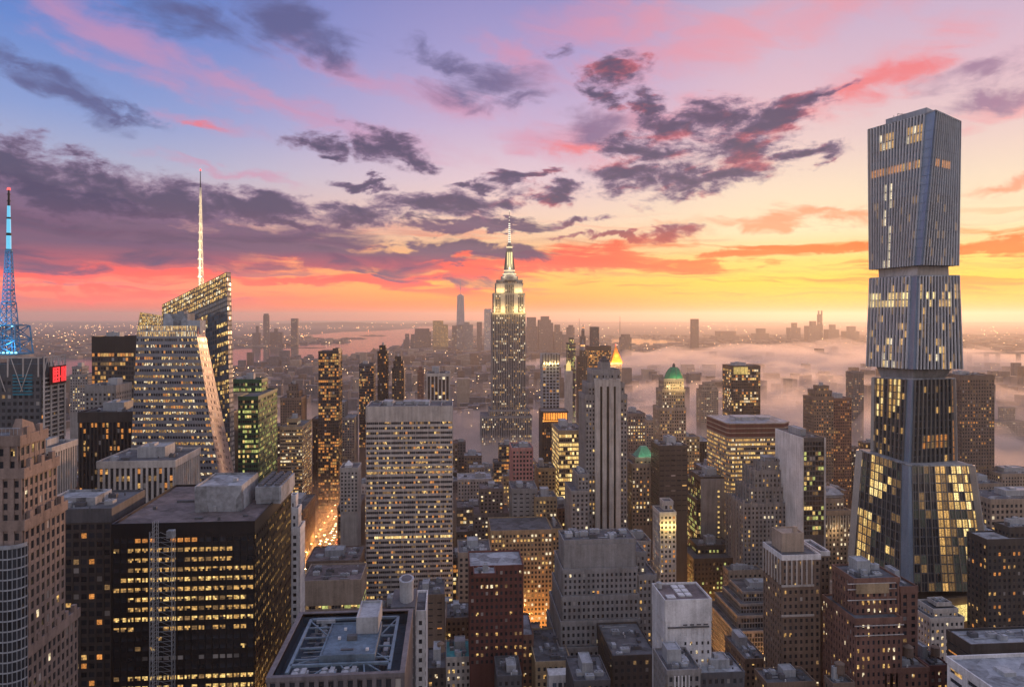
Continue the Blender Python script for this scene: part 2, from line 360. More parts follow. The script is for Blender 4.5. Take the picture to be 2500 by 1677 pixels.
def litfn(p, pal, rng, rows=(.25, .6, 1, 1, 1.5, 1.9), clus=3):
    pal = PAL[pal] if isinstance(pal, str) else pal; cache = {}
    def fn(i, j, nu, nv):
        if j not in cache: cache[j] = rng.choice(rows)
        key = (j, i // clus)
        if key not in cache: cache[key] = rng.choice((.4, 1, 1.6)), rng.choice(pal)
        c, k = cache[key]
        if rng.random() < p * cache[j] * c: return k if rng.random() < .6 else rng.choice(pal)
        return 7 if rng.random() < .04 else 0
    return fn
CAMP = V((0, 0, CH))
def windows(panes, par, individual, mats=GL, plain=False):
    """the hundred panes that show largest are parts of their own, the rest one part"""
    if not panes: return
    def size(p):
        q = p[0]; c = (q[0] + q[2]) / 2; d = CAMP - c; a = (q[1] - q[0]).cross(q[3] - q[0])
        return -a.dot(d) / d.length ** 3
    if individual: panes = sorted(panes, key=size)
    single = panes[:individual]; rest = panes[individual:]
    rg = random.Random(len(panes))
    def room(b, q, k):
        # a lit room: ceiling strip, blinds and dark furniture as small panes of different glow
        A, B_, C, D = q; nu = 3 if (B_ - A).length > 1.9 else 2; L2 = lambda u, v: (A * (1 - u) + B_ * u) * (1 - v) + (D * (1 - u) + C * u) * v
        cut = rg.uniform(.35, .65)
        for i in range(nu):
            for v0, v1 in ((0, cut), (cut, 1)):
                kk = rg.choice((k, k, k, 2, 4)) if v0 else rg.choice((k, k, 2, 4, 4, 0))
                b.q([L2(i / nu, v0), L2((i + 1) / nu, v0), L2((i + 1) / nu, v1), L2(i / nu, v1)], kk)
    near = lambda q: (q[0] - CAMP).length < 620 and mats is GL and not plain
    for q, k in single:
        b = MB()
        if near(q) and k in (1, 2, 5, 9): room(b, q, k); b.build('window', mats, par)
        else: b.q(q); b.build('window', mats[k], par)
    if rest:
        b = MB()
        for q, k in rest: room(b, q, k) if near(q) and k in (1, 2, 5, 9) else b.q(q, k)
        b.build('window', mats, par, stuff=bool(individual) or len(rest) > 100)

# style: wall, floor height, bay, pier share, spandrel share, pier depth, spandrel depth, panes per pier, mullion share
ST = {'stone': ('tan', 3.8, 3.4, .52, .46, .4, .25, 1, 0), 'grey': ('grey', 3.8, 3.4, .5, .46, .4, .25, 1, 0), 'pale': ('pale', 3.8, 3.2, .52, .48, .4, .25, 1, 0), 'white': ('white', 3.9, 4.4, .66, .52, .3, .2, 1, 0),
      'pinkstone': ('pinkstone', 3.7, 3.6, .52, .4, .5, .2, 1, 0), 'brick': ('brick', 3.6, 3.3, .55, .48, .3, .15, 1, 0), 'brown': ('brown', 3.6, 3.2, .52, .48, .3, .15, 1, 0), 'darkred': ('darkred', 3.7, 3.2, .5, .5, .3, .15, 1, 0),
      'buff': ('buff', 3.7, 3.2, .45, .45, .35, .2, 1, 0), 'dark': ('bronze', 3.8, 2.6, .3, .42, .25, .12, 1, 0), 'black': ('black', 4.0, 2.9, .22, .42, .35, .2, 1, 0), 'ribbon': ('tan', 3.9, 1.8, .3, .52, .1, .3, 6, .08),
      'greyribbon': ('grey', 3.9, 1.8, .3, .5, .1, .3, 6, .08), 'piers': ('pale', 3.9, 2.6, .42, .3, .9, .1, 1, 0), 'darkpiers': ('bronze', 3.9, 2.4, .34, .3, .7, .1, 1, 0), 'green': ('green', 3.9, 1.7, .12, .46, .2, .12, 1, 0),
      'curtain': ('slate', 3.9, 1.9, .14, .3, .15, .1, 1, 0), 'pink': ('pink', 4.0, 3.3, .4, .42, .6, .5, 1, 0), 'grid': ('steel', 4.0, 3.0, .28, .3, .6, .5, 1, 0), 'block': ('slate', 3.9, 3.0, .4, .5, .2, .15, 1, 0), 'dusk': ('dusk', 3.9, 3.2, .5, .5, .3, .2, 1, 0)}
HEROES = []                                        # (left, right, nearest depth, farthest depth, x0, x1, lowest visible picture height)

def parapet(M, x0, x1, y0, y1, z, h=1.1, t=.5, mi=0):
    M.box(x0, x1, y0, y0 + t, z, z + h, mi); M.box(x0, x1, y1 - t, y1, z, z + h, mi)
    M.box(x0, x0 + t, y0 + t, y1 - t, z, z + h, mi); M.box(x1 - t, x1, y0 + t, y1 - t, z, z + h, mi)
def tank(par, x, y, z, s=1.0):
    b = MB()
    for a in (-1, 1):
        for c in (-1, 1): b.bar((x + a * 1.3 * s, y + c * 1.3 * s, z), (x + a * 1.2 * s, y + c * 1.2 * s, z + 3 * s), .15 * s)
    b.cyl(x, y, z + 3 * s, z + 7 * s, 2.1 * s, 1.95 * s, 14); b.cyl(x, y, z + 7 * s, z + 8.3 * s, 2.2 * s, .1, 14)
    b.build('water_tank', W['brown'], par)
def roof_stuff(par, x0, x1, y0, y1, z, rng, n=5, house=True, hm='unit', wt=False):
    w, d = x1 - x0, y1 - y0
    if w < 6 or d < 6: return
    taken = []
    if house:
        hw, hd = w * rng.uniform(.25, .5), d * rng.uniform(.3, .5); hx = x0 + (w - hw) * rng.uniform(.2, .8); hy = y0 + (d - hd) * rng.uniform(.35, .9); hh = rng.uniform(3, 6)
        b = MB(); b.box(hx, hx + hw, hy, hy + hd, z, z + hh, 0); parapet(b, hx, hx + hw, hy, hy + hd, z + hh, .5, .4)
        ph = b.build('penthouse', W[hm], par); taken.append((hx, hx + hw, hy, hy + hd))
        if hw > 8:
            b = MB(); b.box(hx + hw * .3, hx + hw * .5, hy + hd * .3, hy + hd * .7, z + hh, z + hh + 1.6); b.build('vent_box', W['unit'], ph)
    for k in range(n):
        for t in range(12):
            uw, ud = rng.uniform(1.6, min(6, w * .3)), rng.uniform(1.6, min(5, d * .3)); ux, uy = rng.uniform(x0 + 1, x1 - uw - 1), rng.uniform(y0 + 1, y1 - ud - 1)
            if all(ux + uw < a or ux > b_ or uy + ud < c or uy > e for a, b_, c, e in taken): break
        else: continue
        taken.append((ux, ux + uw, uy, uy + ud)); h = rng.uniform(.9, 2.6); b = MB(); b.box(ux, ux + uw, uy, uy + ud, z, z + h)
        if uw > 2.4: b.cyl(ux + uw * .3, uy + ud / 2, z + h, z + h + .5, .6, .6, 10)
        if uw > 3.6: b.cyl(ux + uw * .7, uy + ud / 2, z + h, z + h + .5, .6, .6, 10)
        b.build('roof_unit', W[rng.choice(('unit', 'roofpale', 'slate'))], par)
    if n > 3 and w > 9 and d > 9:            # pipe runs, rails and small vents
        for k in range(3):
            y = rng.uniform(y0 + 1.5, y1 - 1.5); a, c = sorted((rng.uniform(x0 + 1, x1 - 1), rng.uniform(x0 + 1, x1 - 1)))
            if c - a > 3: b = MB(); b.box(a, c, y, y + .35, z + .15, z + .5); b.build('pipe_run', W['unit'], par)
        for k in range(5):
            ux, uy = rng.uniform(x0 + 1, x1 - 1.6), rng.uniform(y0 + 1, y1 - 1.6); b = MB(); b.cyl(ux, uy, z, z + rng.uniform(.6, 1.5), .35, .35, 8); b.build('vent_pipe', W[rng.choice(('white', 'unit', 'slate'))], par)
    if wt: tank(par, x0 + w * rng.uniform(.15, .85), y0 + d * rng.uniform(.2, .8), z, rng.uniform(.8, 1.1))

SEED = [100]
def bldg(name, label, T, vis, style='stone', lit=.25, pal='y', cat='building', wall=None, n=5, house=True, wt=False, cap=2.2, rows=(.25, .6, 1, 1, 1.5, 1.9), ind=None, bay=None, floor=None,
         litf=None, sides=None, roofm='roof', reg=True, capm=None, group=None, sh=None, pw=None, flat=False, hm='unit', grow=True):
    """T: tiers from the top down, each (left, right, top, street depth of the front, depth) in picture units and metres; every tier reaches down to the next one's roof"""
    SEED[0] += 1; rng = random.Random(SEED[0])
    wm, fl, by, pw_, sh_, pp, sp, every, mull = ST[style]
    wm = wall or wm; by = bay or by; fl = floor or fl; sh_ = sh or sh_; pw_ = pw or pw_
    y0 = T[-1][3]; xs = [xat(T[-1][0], y0), xat(T[-1][1], y0)]
    ob = root(name, label, cat, (sum(xs) / 2, y0, 0), group)
    far = y0 > 820
    if ind is None: ind = 100 if y0 <= 780 else 0
    M, RF, panes = MB(), MB(), []
    L = litf or litfn(lit, pal, rng, rows)
    for i, (a, b, py, yf, d) in enumerate(T):
        x0, x1 = xat(a, yf), xat(b, yf); z1 = zat((a + b) / 2, py, yf)
        z0 = zat((T[i + 1][0] + T[i + 1][1]) / 2, T[i + 1][2], T[i + 1][3]) if i + 1 < len(T) else 0.0
        zv = max(z0, zat((a + b) / 2, vis, yf) - 4); zv = min(zv, z1 - 3)
        if zv > z0 + .5: M.box(x0, x1, yf, yf + d, z0, zv, 0)
        zc = z1 - cap; nv = max(1, round((zc - zv) / fl))
        x_, y_ = [V((x0, 0, 0)), V((x1, 0, 0))], 0
        P_ = lambda x, y, z: V((x, y, z))
        faces = [((x0, yf), (x1, yf), 'f')]
        sd = sides or ('r' if b < 1000 else 'l' if a > 1060 else 'lr')
        if not far: sd = 'lr'
        for key, p, q in (('r', (x1, yf), (x1, yf + d)), ('l', (x0, yf + d), (x0, yf))):
            if key in sd: faces.append((p, q, key))
            else: M.q([P_(*p, zv), P_(*q, zv), P_(*q, zc), P_(*p, zc)])
        M.q([P_(x1, yf + d, zv), P_(x0, yf + d, zv), P_(x0, yf + d, zc), P_(x1, yf + d, zc)])
        for p, q, key in faces:
            ln = (V(p) - V(q)).length; nu = max(1, round(ln / by))
            if every > 1: nu = max(every, round(nu / every) * every)
            if zc > zv + 2: facade(M, panes, P_(*p, zv), P_(*q, zv), P_(*q, zc), P_(*p, zc), nu, nv, pw_, sh_, pp, sp, L, 0, every, mull, 2 if 'piers' in style else None)
        e = max(pp, sp) + .1
        M.box(x0 - e, x1 + e, yf - e, yf + d + e, zc + .004, z1, 1 if capm else 0)
        parapet(M, x0 - e, x1 + e, yf - e, yf + d + e, z1, 1.0, .5, 1 if capm else 0)
        RF = MB(); RF.q([(x0 - e + .5, yf - e + .5, z1 + .06), (x1 + e - .5, yf - e + .5, z1 + .06), (x1 + e - .5, yf + d + e - .5, z1 + .06), (x0 - e + .5, yf + d + e - .5, z1 + .06)]); RF.build('roof', W[roofm], ob)
        if i == 0 and not flat: top = (x0 + .5, x1 - .5, yf + .5, yf + d - .5, z1 + .06)
        if reg: HEROES.append((min(pxof(x0, yf), pxof(x0, yf + d)), max(pxof(x1, yf), pxof(x1, yf + d)), yf, yf + d, x0, x1, vis))
    M.build('wall', [W[wm], W[capm or wm], W['black']] if 'piers' in style else [W[wm], W[capm or wm]] if capm else W[wm], ob)
    windows(panes, ob, ind)
    if not flat and y0 < 1250: roof_stuff(ob, *top, rng, n if not far else 2, house, hm, wt)
    return ob

# ------------------------------------------------------------------ named buildings, left to right
RNG = random.Random(7)
def rowlit(table, default, pal, rng, dark=0):
    """lit share per storey counted from the roof, with the first bays darker"""
    def fn(i, j, nu, nv):
        r = nv - 1 - j; p = table.get(r, default)
        if isinstance(p, tuple): a, k = p
        else: a, k = p, None
        if i < dark: a *= .35
        if rng.random() < a: return k if k else rng.choice(PAL[pal])
        return 7 if rng.random() < .02 else 0
    return fn

# stepped stone tower at the left edge
def left_tower():
    ob = root('stone_tower', 'tall pinkish stone tower with stepped setbacks and dark windows, cut by the left edge', 'office tower', (-150, 250, 0))
    M, G, RF, panes = MB(), MB(), MB(), []
    rng = random.Random(3); L = litfn(.035, 'w', rng)
    zs = [zat(66, 1000, 242), zat(120, 1050, 258), zat(140, 1150, 263), zat(172, 1395, 272)]
    xs = [xat(p, y) for p, y in ((102, 254.5), (128, 258.5), (147, 263), (176, 272))]; ys = [254.5, 258.5, 263, 272]; xl = -192
    prev = None
    for i in range(4):
        z1 = zs[i]; z0 = zs[i + 1] if i < 3 else 0; yb = ys[i]; yf = 240 - i * .6; x = xs[i]
        zv = max(z0, 108)
        if zv > z0: M.box(xl, x, yf, yb, z0, zv)
        nv = max(2, round((z1 - zv - 2) / 3.7)); b = yb - yf
        facade(M, panes, V((x, yf, zv)), V((x, yb, zv)), V((x, yb, z1 - 2)), V((x, yf, z1 - 2)), max(3, round(b / 2.9)), nv, .42, .36, .3, .2, L)
        facade(M, panes, V((xl, yf, zv)), V((x - 13, yf, zv)), V((x - 13, yf, z1 - 2)), V((xl, yf, z1 - 2)), 14, nv, .2, .3, .3, .2, litfn(.02, 'd', rng))
        facade(M, panes, V((x - 13, yf, zv)), V((x, yf, zv)), V((x, yf, z1 - 2)), V((x - 13, yf, z1 - 2)), 4, nv, .55, .42, .7, .3, L)
        M.q([(x, yb, zv), (xl, yb, zv), (xl, yb, z1), (x, yb, z1)])
        M.box(xl, x + .8, yf - .8, yb + .8, z1 - 1.99, z1); parapet(M, xl, x + .8, yf - .8, yb + .8, z1, 1.2)
        for k in range(max(2, round(b / 5.8))):          # finials over the bays
            y = yf + (k + .5) * b / max(2, round(b / 5.8)); M.box(x - .4, x + .9, y - .9, y + .9, z1 + .01, z1 + 3.4)
        RF = MB(); RF.q([(xl, yf, z1 + .1), (x, yf, z1 + .1), (x, yb, z1 + .1), (xl, yb, z1 + .1)]); RF.build('roof', W['roof'], ob)
        HEROES.append((-200, pxof(x, yb), yf, yb, xl, x, 1568))
    # rounded glass bay and its rim
    gx, gy = xat(4, 234), 239.0; zt = zat(10, 1255, 234)
    pr = [(gx + 4.6 * math.cos(t), gy - 4.4 * math.sin(t)) for t in [math.pi * k / 12 for k in range(13)]]
    for (xa, ya), (xb, yb) in zip(pr, pr[1:]):
        facade(G, panes, V((xb, yb, 108)), V((xa, ya, 108)), V((xa, ya, zt)), V((xb, yb, zt)), 1, 26, .14, .14, .15, .12, lambda *a: 0)
    for (xa, ya), (xb, yb) in zip(pr, pr[1:]): G.slab(V((xb, yb, zt)), V((xa, ya, zt)), V((xa, ya, zt + 1)), V((xb, yb, zt + 1)), V((0, -.4, 0)))
    G.q([(a, b, zt) for a, b in pr])
    b = MB(); t = 66; z = zs[0] + .1
    x0 = xs[0] - 34
    for k in range(30): b.bar((x0 + k * 1.15, 240.4, z + 1.2), (x0 + k * 1.15, 240.4, z + 3.2), .09)
    b.bar((x0, 240.4, z + 3.2), (x0 + 34, 240.4, z + 3.2), .14); b.build('roof_railing', W['steel'], ob)
    pk = MB(); xk = xs[0] + .3
    pk.hexa([(xk - 4, 241, z), (xk, 241, z), (xk, 250, z), (xk - 4, 250, z)], [(xk - 2.4, 242, z + 6), (xk - .4, 242, z + 6), (xk - .4, 248, z + 4), (xk - 2.4, 248, z + 4)])
    pk.build('gable', W['pinkstone'], ob)
    M.build('wall', W['pinkstone'], ob); G.build('glass_bay', W['steel'], ob); windows(panes, ob, 100)
left_tower()

# tower with the blue mast and the red sign
def mast_tower():
    lab = 'dark glass tower with exposed white frames, a red lit sign and a tall blue mast'
    ob = bldg('mast_tower', lab, [(-130, 93, 860, 430, 25)], 1040, 'block', .07, 'o', 'office tower', cap=1.5, n=3, flat=True)
    x1 = xat(93, 430); z0 = zat(93, 1010, 430); zt = zat(93, 815, 430); zr = zat(93, 860, 430)
    M = MB(); ys = [430.0, 437.5, 445, 452.5]
    for y in ys: M.box(x1 + 1.2, x1 + 1.9, y, y + .7, z0, zt)
    for k in range(16):
        z = z0 + 1 + k * (zr - z0) / 15
        if z < zr - 1: M.box(x1 + .6, x1 + 1.19, 430.8, 452, z, z + .6)
    for y in ys[:-1]:
        M.bar((x1 + 1.5, y + .3, zr), (x1 + 1.5, y + 3.8, zt), .2); M.bar((x1 + 1.5, y + 3.8, zt), (x1 + 1.5, y + 7.6, zr), .2)
    M.box(x1 - 34, x1 + 1.19, 428.6, 429.2, zt - .6, zt); M.box(x1 + 1.2, x1 + 1.9, 430.7, 452, zt - .6, zt - .02)
    for k in range(5): M.box(x1 - 33 + k * 8, x1 - 32.4 + k * 8, 428.6, 429.2, zr, zt - .61)
    for k in range(2): M.bar((x1 - 24 + k * 9, 428.9, zt - .8), (x1 - 18 + k * 9, 428.9, zr - 8), .25)
    M.bar((x1 - 4, 428.9, zt - .8), (x1 - 10, 428.9, zr - 8), .25)
    M.build('exposed_frame', W['pale'], ob)
    P = MB(); P.box(x1 - 30, x1 - 3, 433, 450, zr + .2, zt - 4); P.box(x1 - 20, x1 - 6, 436, 448, zt - 4, zt - 1); P.build('plant_room', W['slate'], ob)
    C = MB()
    za, zb = zat(50, 902, 429), zat(50, 851, 429); xa, xb = xat(28, 429), xat(73, 429)
    for k in range(7): C.box(xa, xb, 429.2, 429.55, za + k * (zb - za) / 7, za + (k + .45) * (zb - za) / 7)
    C.build('cyan_lit_louvre', wallm('cyan_lit_louvre', (.02, .2, .3), .4), ob)  # cyan light on the louvre is put into its base colour
    # lit sign on the right hand side, as the strokes read in the photograph
    sgy0, sgy1 = 437.8, 452.4; sz0, sz1 = zat(112, 873, 440), zat(112, 838, 440); sx = x1 + 2.0
    s = MB(); s.box(sx, sx + .3, sgy0 - 3, sgy1, sz0 - 1, sz1 + .6); sg = s.build('red_sign', wallm('sign_back', (.06, .005, .006), .5), ob)
    t = MB(); h = sz1 - sz0; u = lambda a: sgy0 + a * (sgy1 - sgy0)
    def bar(a0, a1, b0, b1): t.box(sx + .31, sx + .5, u(a0), u(a1), sz0 + b0 * h, sz0 + b1 * h)
    for a in (.02, .2, .42): bar(a, a + .09, .02, .98)
    for b_ in (.02, .24, .5, .68, .88): bar(.111, .199, b_, b_ + .1); bar(.291, .419, b_, b_ + .1)
    bar(.511, .58, .3, .4)
    for a in (.64, .77, .9): bar(a, a + .08, .02, .98)
    bar(.721, .769, .86, .98); bar(.851, .899, .7, .82); bar(.851, .899, .2, .3)
    t.build('sign_strokes', glow('sign_red', (1, .02, .025), 1.5), sg)
    # mast: lattice stage, platforms, lit tube, tip
    mx, my = xat(20, 445), 445.0; Z = lambda py: zat(20, py, 445)
    b = MB()
    def stage(za, zb, ra, rb, n, r):
        for k in range(n):
            f0, f1 = k / n, (k + 1) / n; q0, q1 = ra + (rb - ra) * f0, ra + (rb - ra) * f1; h0, h1 = za + (zb - za) * f0, za + (zb - za) * f1
            c0 = [(mx + a * q0, my + c * q0, h0) for a, c in ((-1, -1), (1, -1), (1, 1), (-1, 1))]; c1 = [(mx + a * q1, my + c * q1, h1) for a, c in ((-1, -1), (1, -1), (1, 1), (-1, 1))]
            for i in range(4):
                b.bar(c0[i], c1[i], r); b.bar(c0[i], c1[(i + 1) % 4], r * .6); b.bar(c0[(i + 1) % 4], c1[i], r * .6); b.bar(c1[i], c1[(i + 1) % 4], r * .6)
    stage(Z(808), Z(743), 8.6, 7.4, 2, .5); stage(Z(808), Z(690), 4.2, 2.6, 6, .34); stage(Z(690), Z(572), 2.3, 1.2, 12, .26)
    for py, r in ((743, 8.6), (697, 3.2), (690, 3.0), (664, 2.6), (622, 2.5), (617, 2.5), (574, 1.9)): b.cyl(mx, my, Z(py), Z(py) + .7, r, r, 12)
    for py, r in ((808, 9), (806, 9)): b.box(mx - r, mx + r, my - r, my + r, Z(py) - .3, Z(py) + .2)
    m = b.build('mast', wallm('blue_steel', (.10, .26, .42), .4), ob)
    for a, c, r0, r1 in ((569, 538, 1.25, 1.2), (532, 500, 1.1, 1.0), (496, 470, .9, .8)):
        t = MB(); t.cyl(mx, my, Z(a), Z(c), r0, r1, 12); t.build('lit_tube', glow('tube_cyan', (.12, .62, .95), .95), m)
    for a, c, r0, r1 in ((573, 569, 1.7, 1.7), (538, 532, 1.4, 1.3), (500, 496, 1.3, 1.2), (470, 434, .65, .45)):
        t = MB(); t.cyl(mx, my, Z(a), Z(c), r0, r1, 12)
        if a == 470: t.cyl(mx, my, Z(460), Z(458), 1, 1); t.cyl(mx, my, Z(445), Z(443), .9, .9)
        t.build('dark_section', W['black'], m)
    t = MB(); t.cyl(mx, my, Z(434), Z(429), .9, .7); t.build('beacon', glow('beacon_red', (1, .06, .05), 3), m)
    t = MB()
    for k in range(9):
        t.cyl(mx - 9 + k * 2.25, my - 9.2, Z(805), Z(802), .6, .6, 8)
        if k in (1, 4, 7): t.cyl(mx - 9 + k * 2.25, my - 8.8, Z(745), Z(743), .45, .45, 8)
    t.build('floodlight', glow('flood_cyan', (.3, .85, 1), 2.5), m, True)
    for dx, py in ((-6, 790), (6, 790), (0, 730), (-4, 680), (4, 640), (3, 600)): lamp(mx + dx, my - 9, Z(py), 2600, (.12, .6, 1), .8, m)
mast_tower()

B = bldg
# slim dark tower with a white roof house
o = B('dark_tower', 'slim dark bronze tower with few lit square windows and a white roof house', [(112, 254, 1166, 330, 34)], 1568, 'dark', .13, 'o', 'office tower', capm='slate', house=False, cap=5, rows=(.5, 1, 1, 1.2), bay=3.1)
b = MB(); x0, x1 = xat(131, 345), xat(232, 345); z = zat(190, 1147, 338) - 4; b.box(x0, x1, 339, 355, z - 2, z + 5); parapet(b, x0, x1, 339, 355, z + 5, 1); b.build('roof_house', W['roofpale'], o)
# big black slab with the hoist mast in front
def black_tower():
    rng = random.Random(11)
    tb = {0: (.35, 3), 1: (.9, 2), 2: (.85, 2), 3: (.92, 2), 4: (.95, 1), 5: (.96, 2), 6: (.96, 1), 7: (.95, 2), 8: (.95, 1), 9: (.7, 2), 10: .06, 11: .05, 12: (.3, 7), 13: .03, 14: (.9, 1), 15: (.92, 1), 16: (.9, 1), 17: .2, 18: (.8, 2)}
    def L(i, j, nu, nv):
        r = nv - 1 - j; a, k = tb.get(r, .3) if isinstance(tb.get(r, .3), tuple) else (tb.get(r, .3), None)
        if nu < 22:
            if r == 0: return 3 if i in (3, 4, 5, 8, 9, 10, 11) else 0
            if r in (1, 2) and (i < 2 or i > 16): a *= .2
            if i < 2: a *= .55
            if r == 12: return 7 if 3 < i < 19 and rng.random() < .6 else 0
            return (k if k and rng.random() < .75 else rng.choice((1, 2, 2, 4))) if rng.random() < a else 0
        return rng.choice((2, 2, 4, 4)) if rng.random() < .3 + .3 * (a > .6) else 0
    o = B('black_tower', 'large black office tower with rows of lit windows and a flat brown roof', [(258, 580, 1197, 315, 70)], 1600, 'black', cat='office tower', bay=56.2 / 20, floor=4.02, sh=.58, litf=L, cap=4.2, n=0, house=False, roofm='roofred')
    x0, x1 = xat(258, 315), xat(580, 315); z = zat(420, 1197, 315) + .1
    b = MB(); a0, a1 = x0 + 26, x0 + 46; b.box(a0, a1, 334, 362, z, z + 10.5); parapet(b, a0, a1, 334, 362, z + 10.5, .8)
    ph = b.build('penthouse', W['roofpale'], o); b = MB(); b.box(a0 + 8, a0 + 9.4, 333.2, 333.99, z + .3, z + 2.6); b.build('vent', W['unit'], ph); b = MB(); b.box(a0 + 13, a0 + 15, 345, 347, z + 10.6, z + 12); b.build('vent', W['unit'], ph)
    b = MB(); c0, c1 = a1 + 3, a1 + 14.5; b.box(c0, c1, 345, 375, z + 2, z + 8, 0); b.box(c0 + .3, c1 - .3, 345.4, 374.6, z + .2, z + 1.9)
    ct = b.build('cooling_tower', W['roofpale'], o); b = MB()
    for i in range(3):
        for j in range(8): b.cyl(c0 + 2 + i * 3.7, 347.4 + j * 3.6, z + 8.01, z + 9.2, 1.4, 1.3, 12)
    b.build('fan', W['slate'], ct, True)
    
    for q in ((x0 + 12, x0 + 20, 352, 354, z, z + .9), (x0 + 40, x0 + 41, 320, 321, z, z + 1.4), (x0 + 30, x0 + 33, 322, 324, z, z + .8), (x0 + 6, x0 + 7.4, 340, 341.4, z, z + 1.2), (x0 + 49, x0 + 51, 325, 326, z, z + .6)): b = MB(); b.box(*q); b.build('duct', W['slate'], o)
    # open lattice hoist tower
    h = root('hoist_mast', 'slender steel lattice hoist mast standing in front of the large black tower', 'hoist mast', (xat(365, 311), 311, 0))
    b = MB(); hx0, hx1 = xat(346, 311), xat(396, 311); zt = zat(365, 1210, 311); zb = 96
    for x in (hx0, hx1):
        for y in (309, 312.5): b.bar((x, y, 0), (x, y, zt), .18)
    k = 0; zz = zb
    while zz < zt - 2:
        for (xa, ya), (xb, yb) in (((hx0, 309), (hx1, 309)), ((hx1, 309), (hx1, 312.5)), ((hx0, 312.5), (hx0, 309))):
            b.bar((xa, ya, zz), (xb, yb, zz), .09); b.bar((xa, ya, zz), ((xa + xb) / 2, (ya + yb) / 2, zz + 2), .08); b.bar(((xa + xb) / 2, (ya + yb) / 2, zz + 2), (xb, yb, zz), .08)
        zz += 2
    b.build('lattice_tower', W['truss'], h)
    b = MB(); cx = hx0 + (hx1 - hx0) * .33; zz = zb
    for dx, dy in ((-.8, -.8), (.8, -.8), (.8, .8), (-.8, .8)): b.bar((cx + dx, 307.6 + dy, 0), (cx + dx, 307.6 + dy, zt + 4.5), .12)
    while zz < zt + 4:
        b.bar((cx - .8, 306.8, zz), (cx + .8, 306.8, zz + 1.5), .08); b.bar((cx + .8, 306.8, zz + 1.5), (cx + .8, 308.4, zz), .08); zz += 1.5
    b.build('rail_mast', W['unit'], h)
    b = MB(); b.box(cx + 3.5, cx + 6.3, 309.4, 312, zt - 3, zt); b.build('hoist_car', W['roofpale'], h)
black_tower()
B('pier_building', 'box building with tall white piers between dark glass strips, cluttered roof', [(226, 398, 1055, 430, 40)], 1150, 'piers', .22, 'o', cap=3, bay=3.0, n=9, floor=4.4)
B('pier_building', 'long white pier fronted block behind the stepped stone tower', [(-20, 116, 1026, 400, 25)], 1120, 'piers', .16, 'y', bay=2.4)
B('bronze_block', 'dark bronze ribbed block with a cluster of sparkling lights on its front', [(181, 301, 943, 520, 35)], 1110, 'darkpiers', .22, 'o', cap=6, rows=(.2, .5, 1.6, .8))
B('office_block', 'squat grey beige block below the dark lit slab, left of the crystal tower', [(195, 264, 882, 640, 30)], 945, 'grey', .1, 'o', cap=5)
B('office_slab', 'dark flat topped slab full of lit windows behind the sloping crystal tower', [(210, 312, 770, 760, 30)], 940, 'curtain', .42, 'o', 'office tower', wall='bronze', capm='black', cap=15, n=2, bay=2.6, floor=4.4, ind=100)
B('office_tower', 'hazy pale tower with a yellow lit top left of the dark flat slab', [(165, 186, 838, 1100, 20), (160, 200, 856, 1095, 30)], 935, 'grey', .3, 'y', 'office tower')

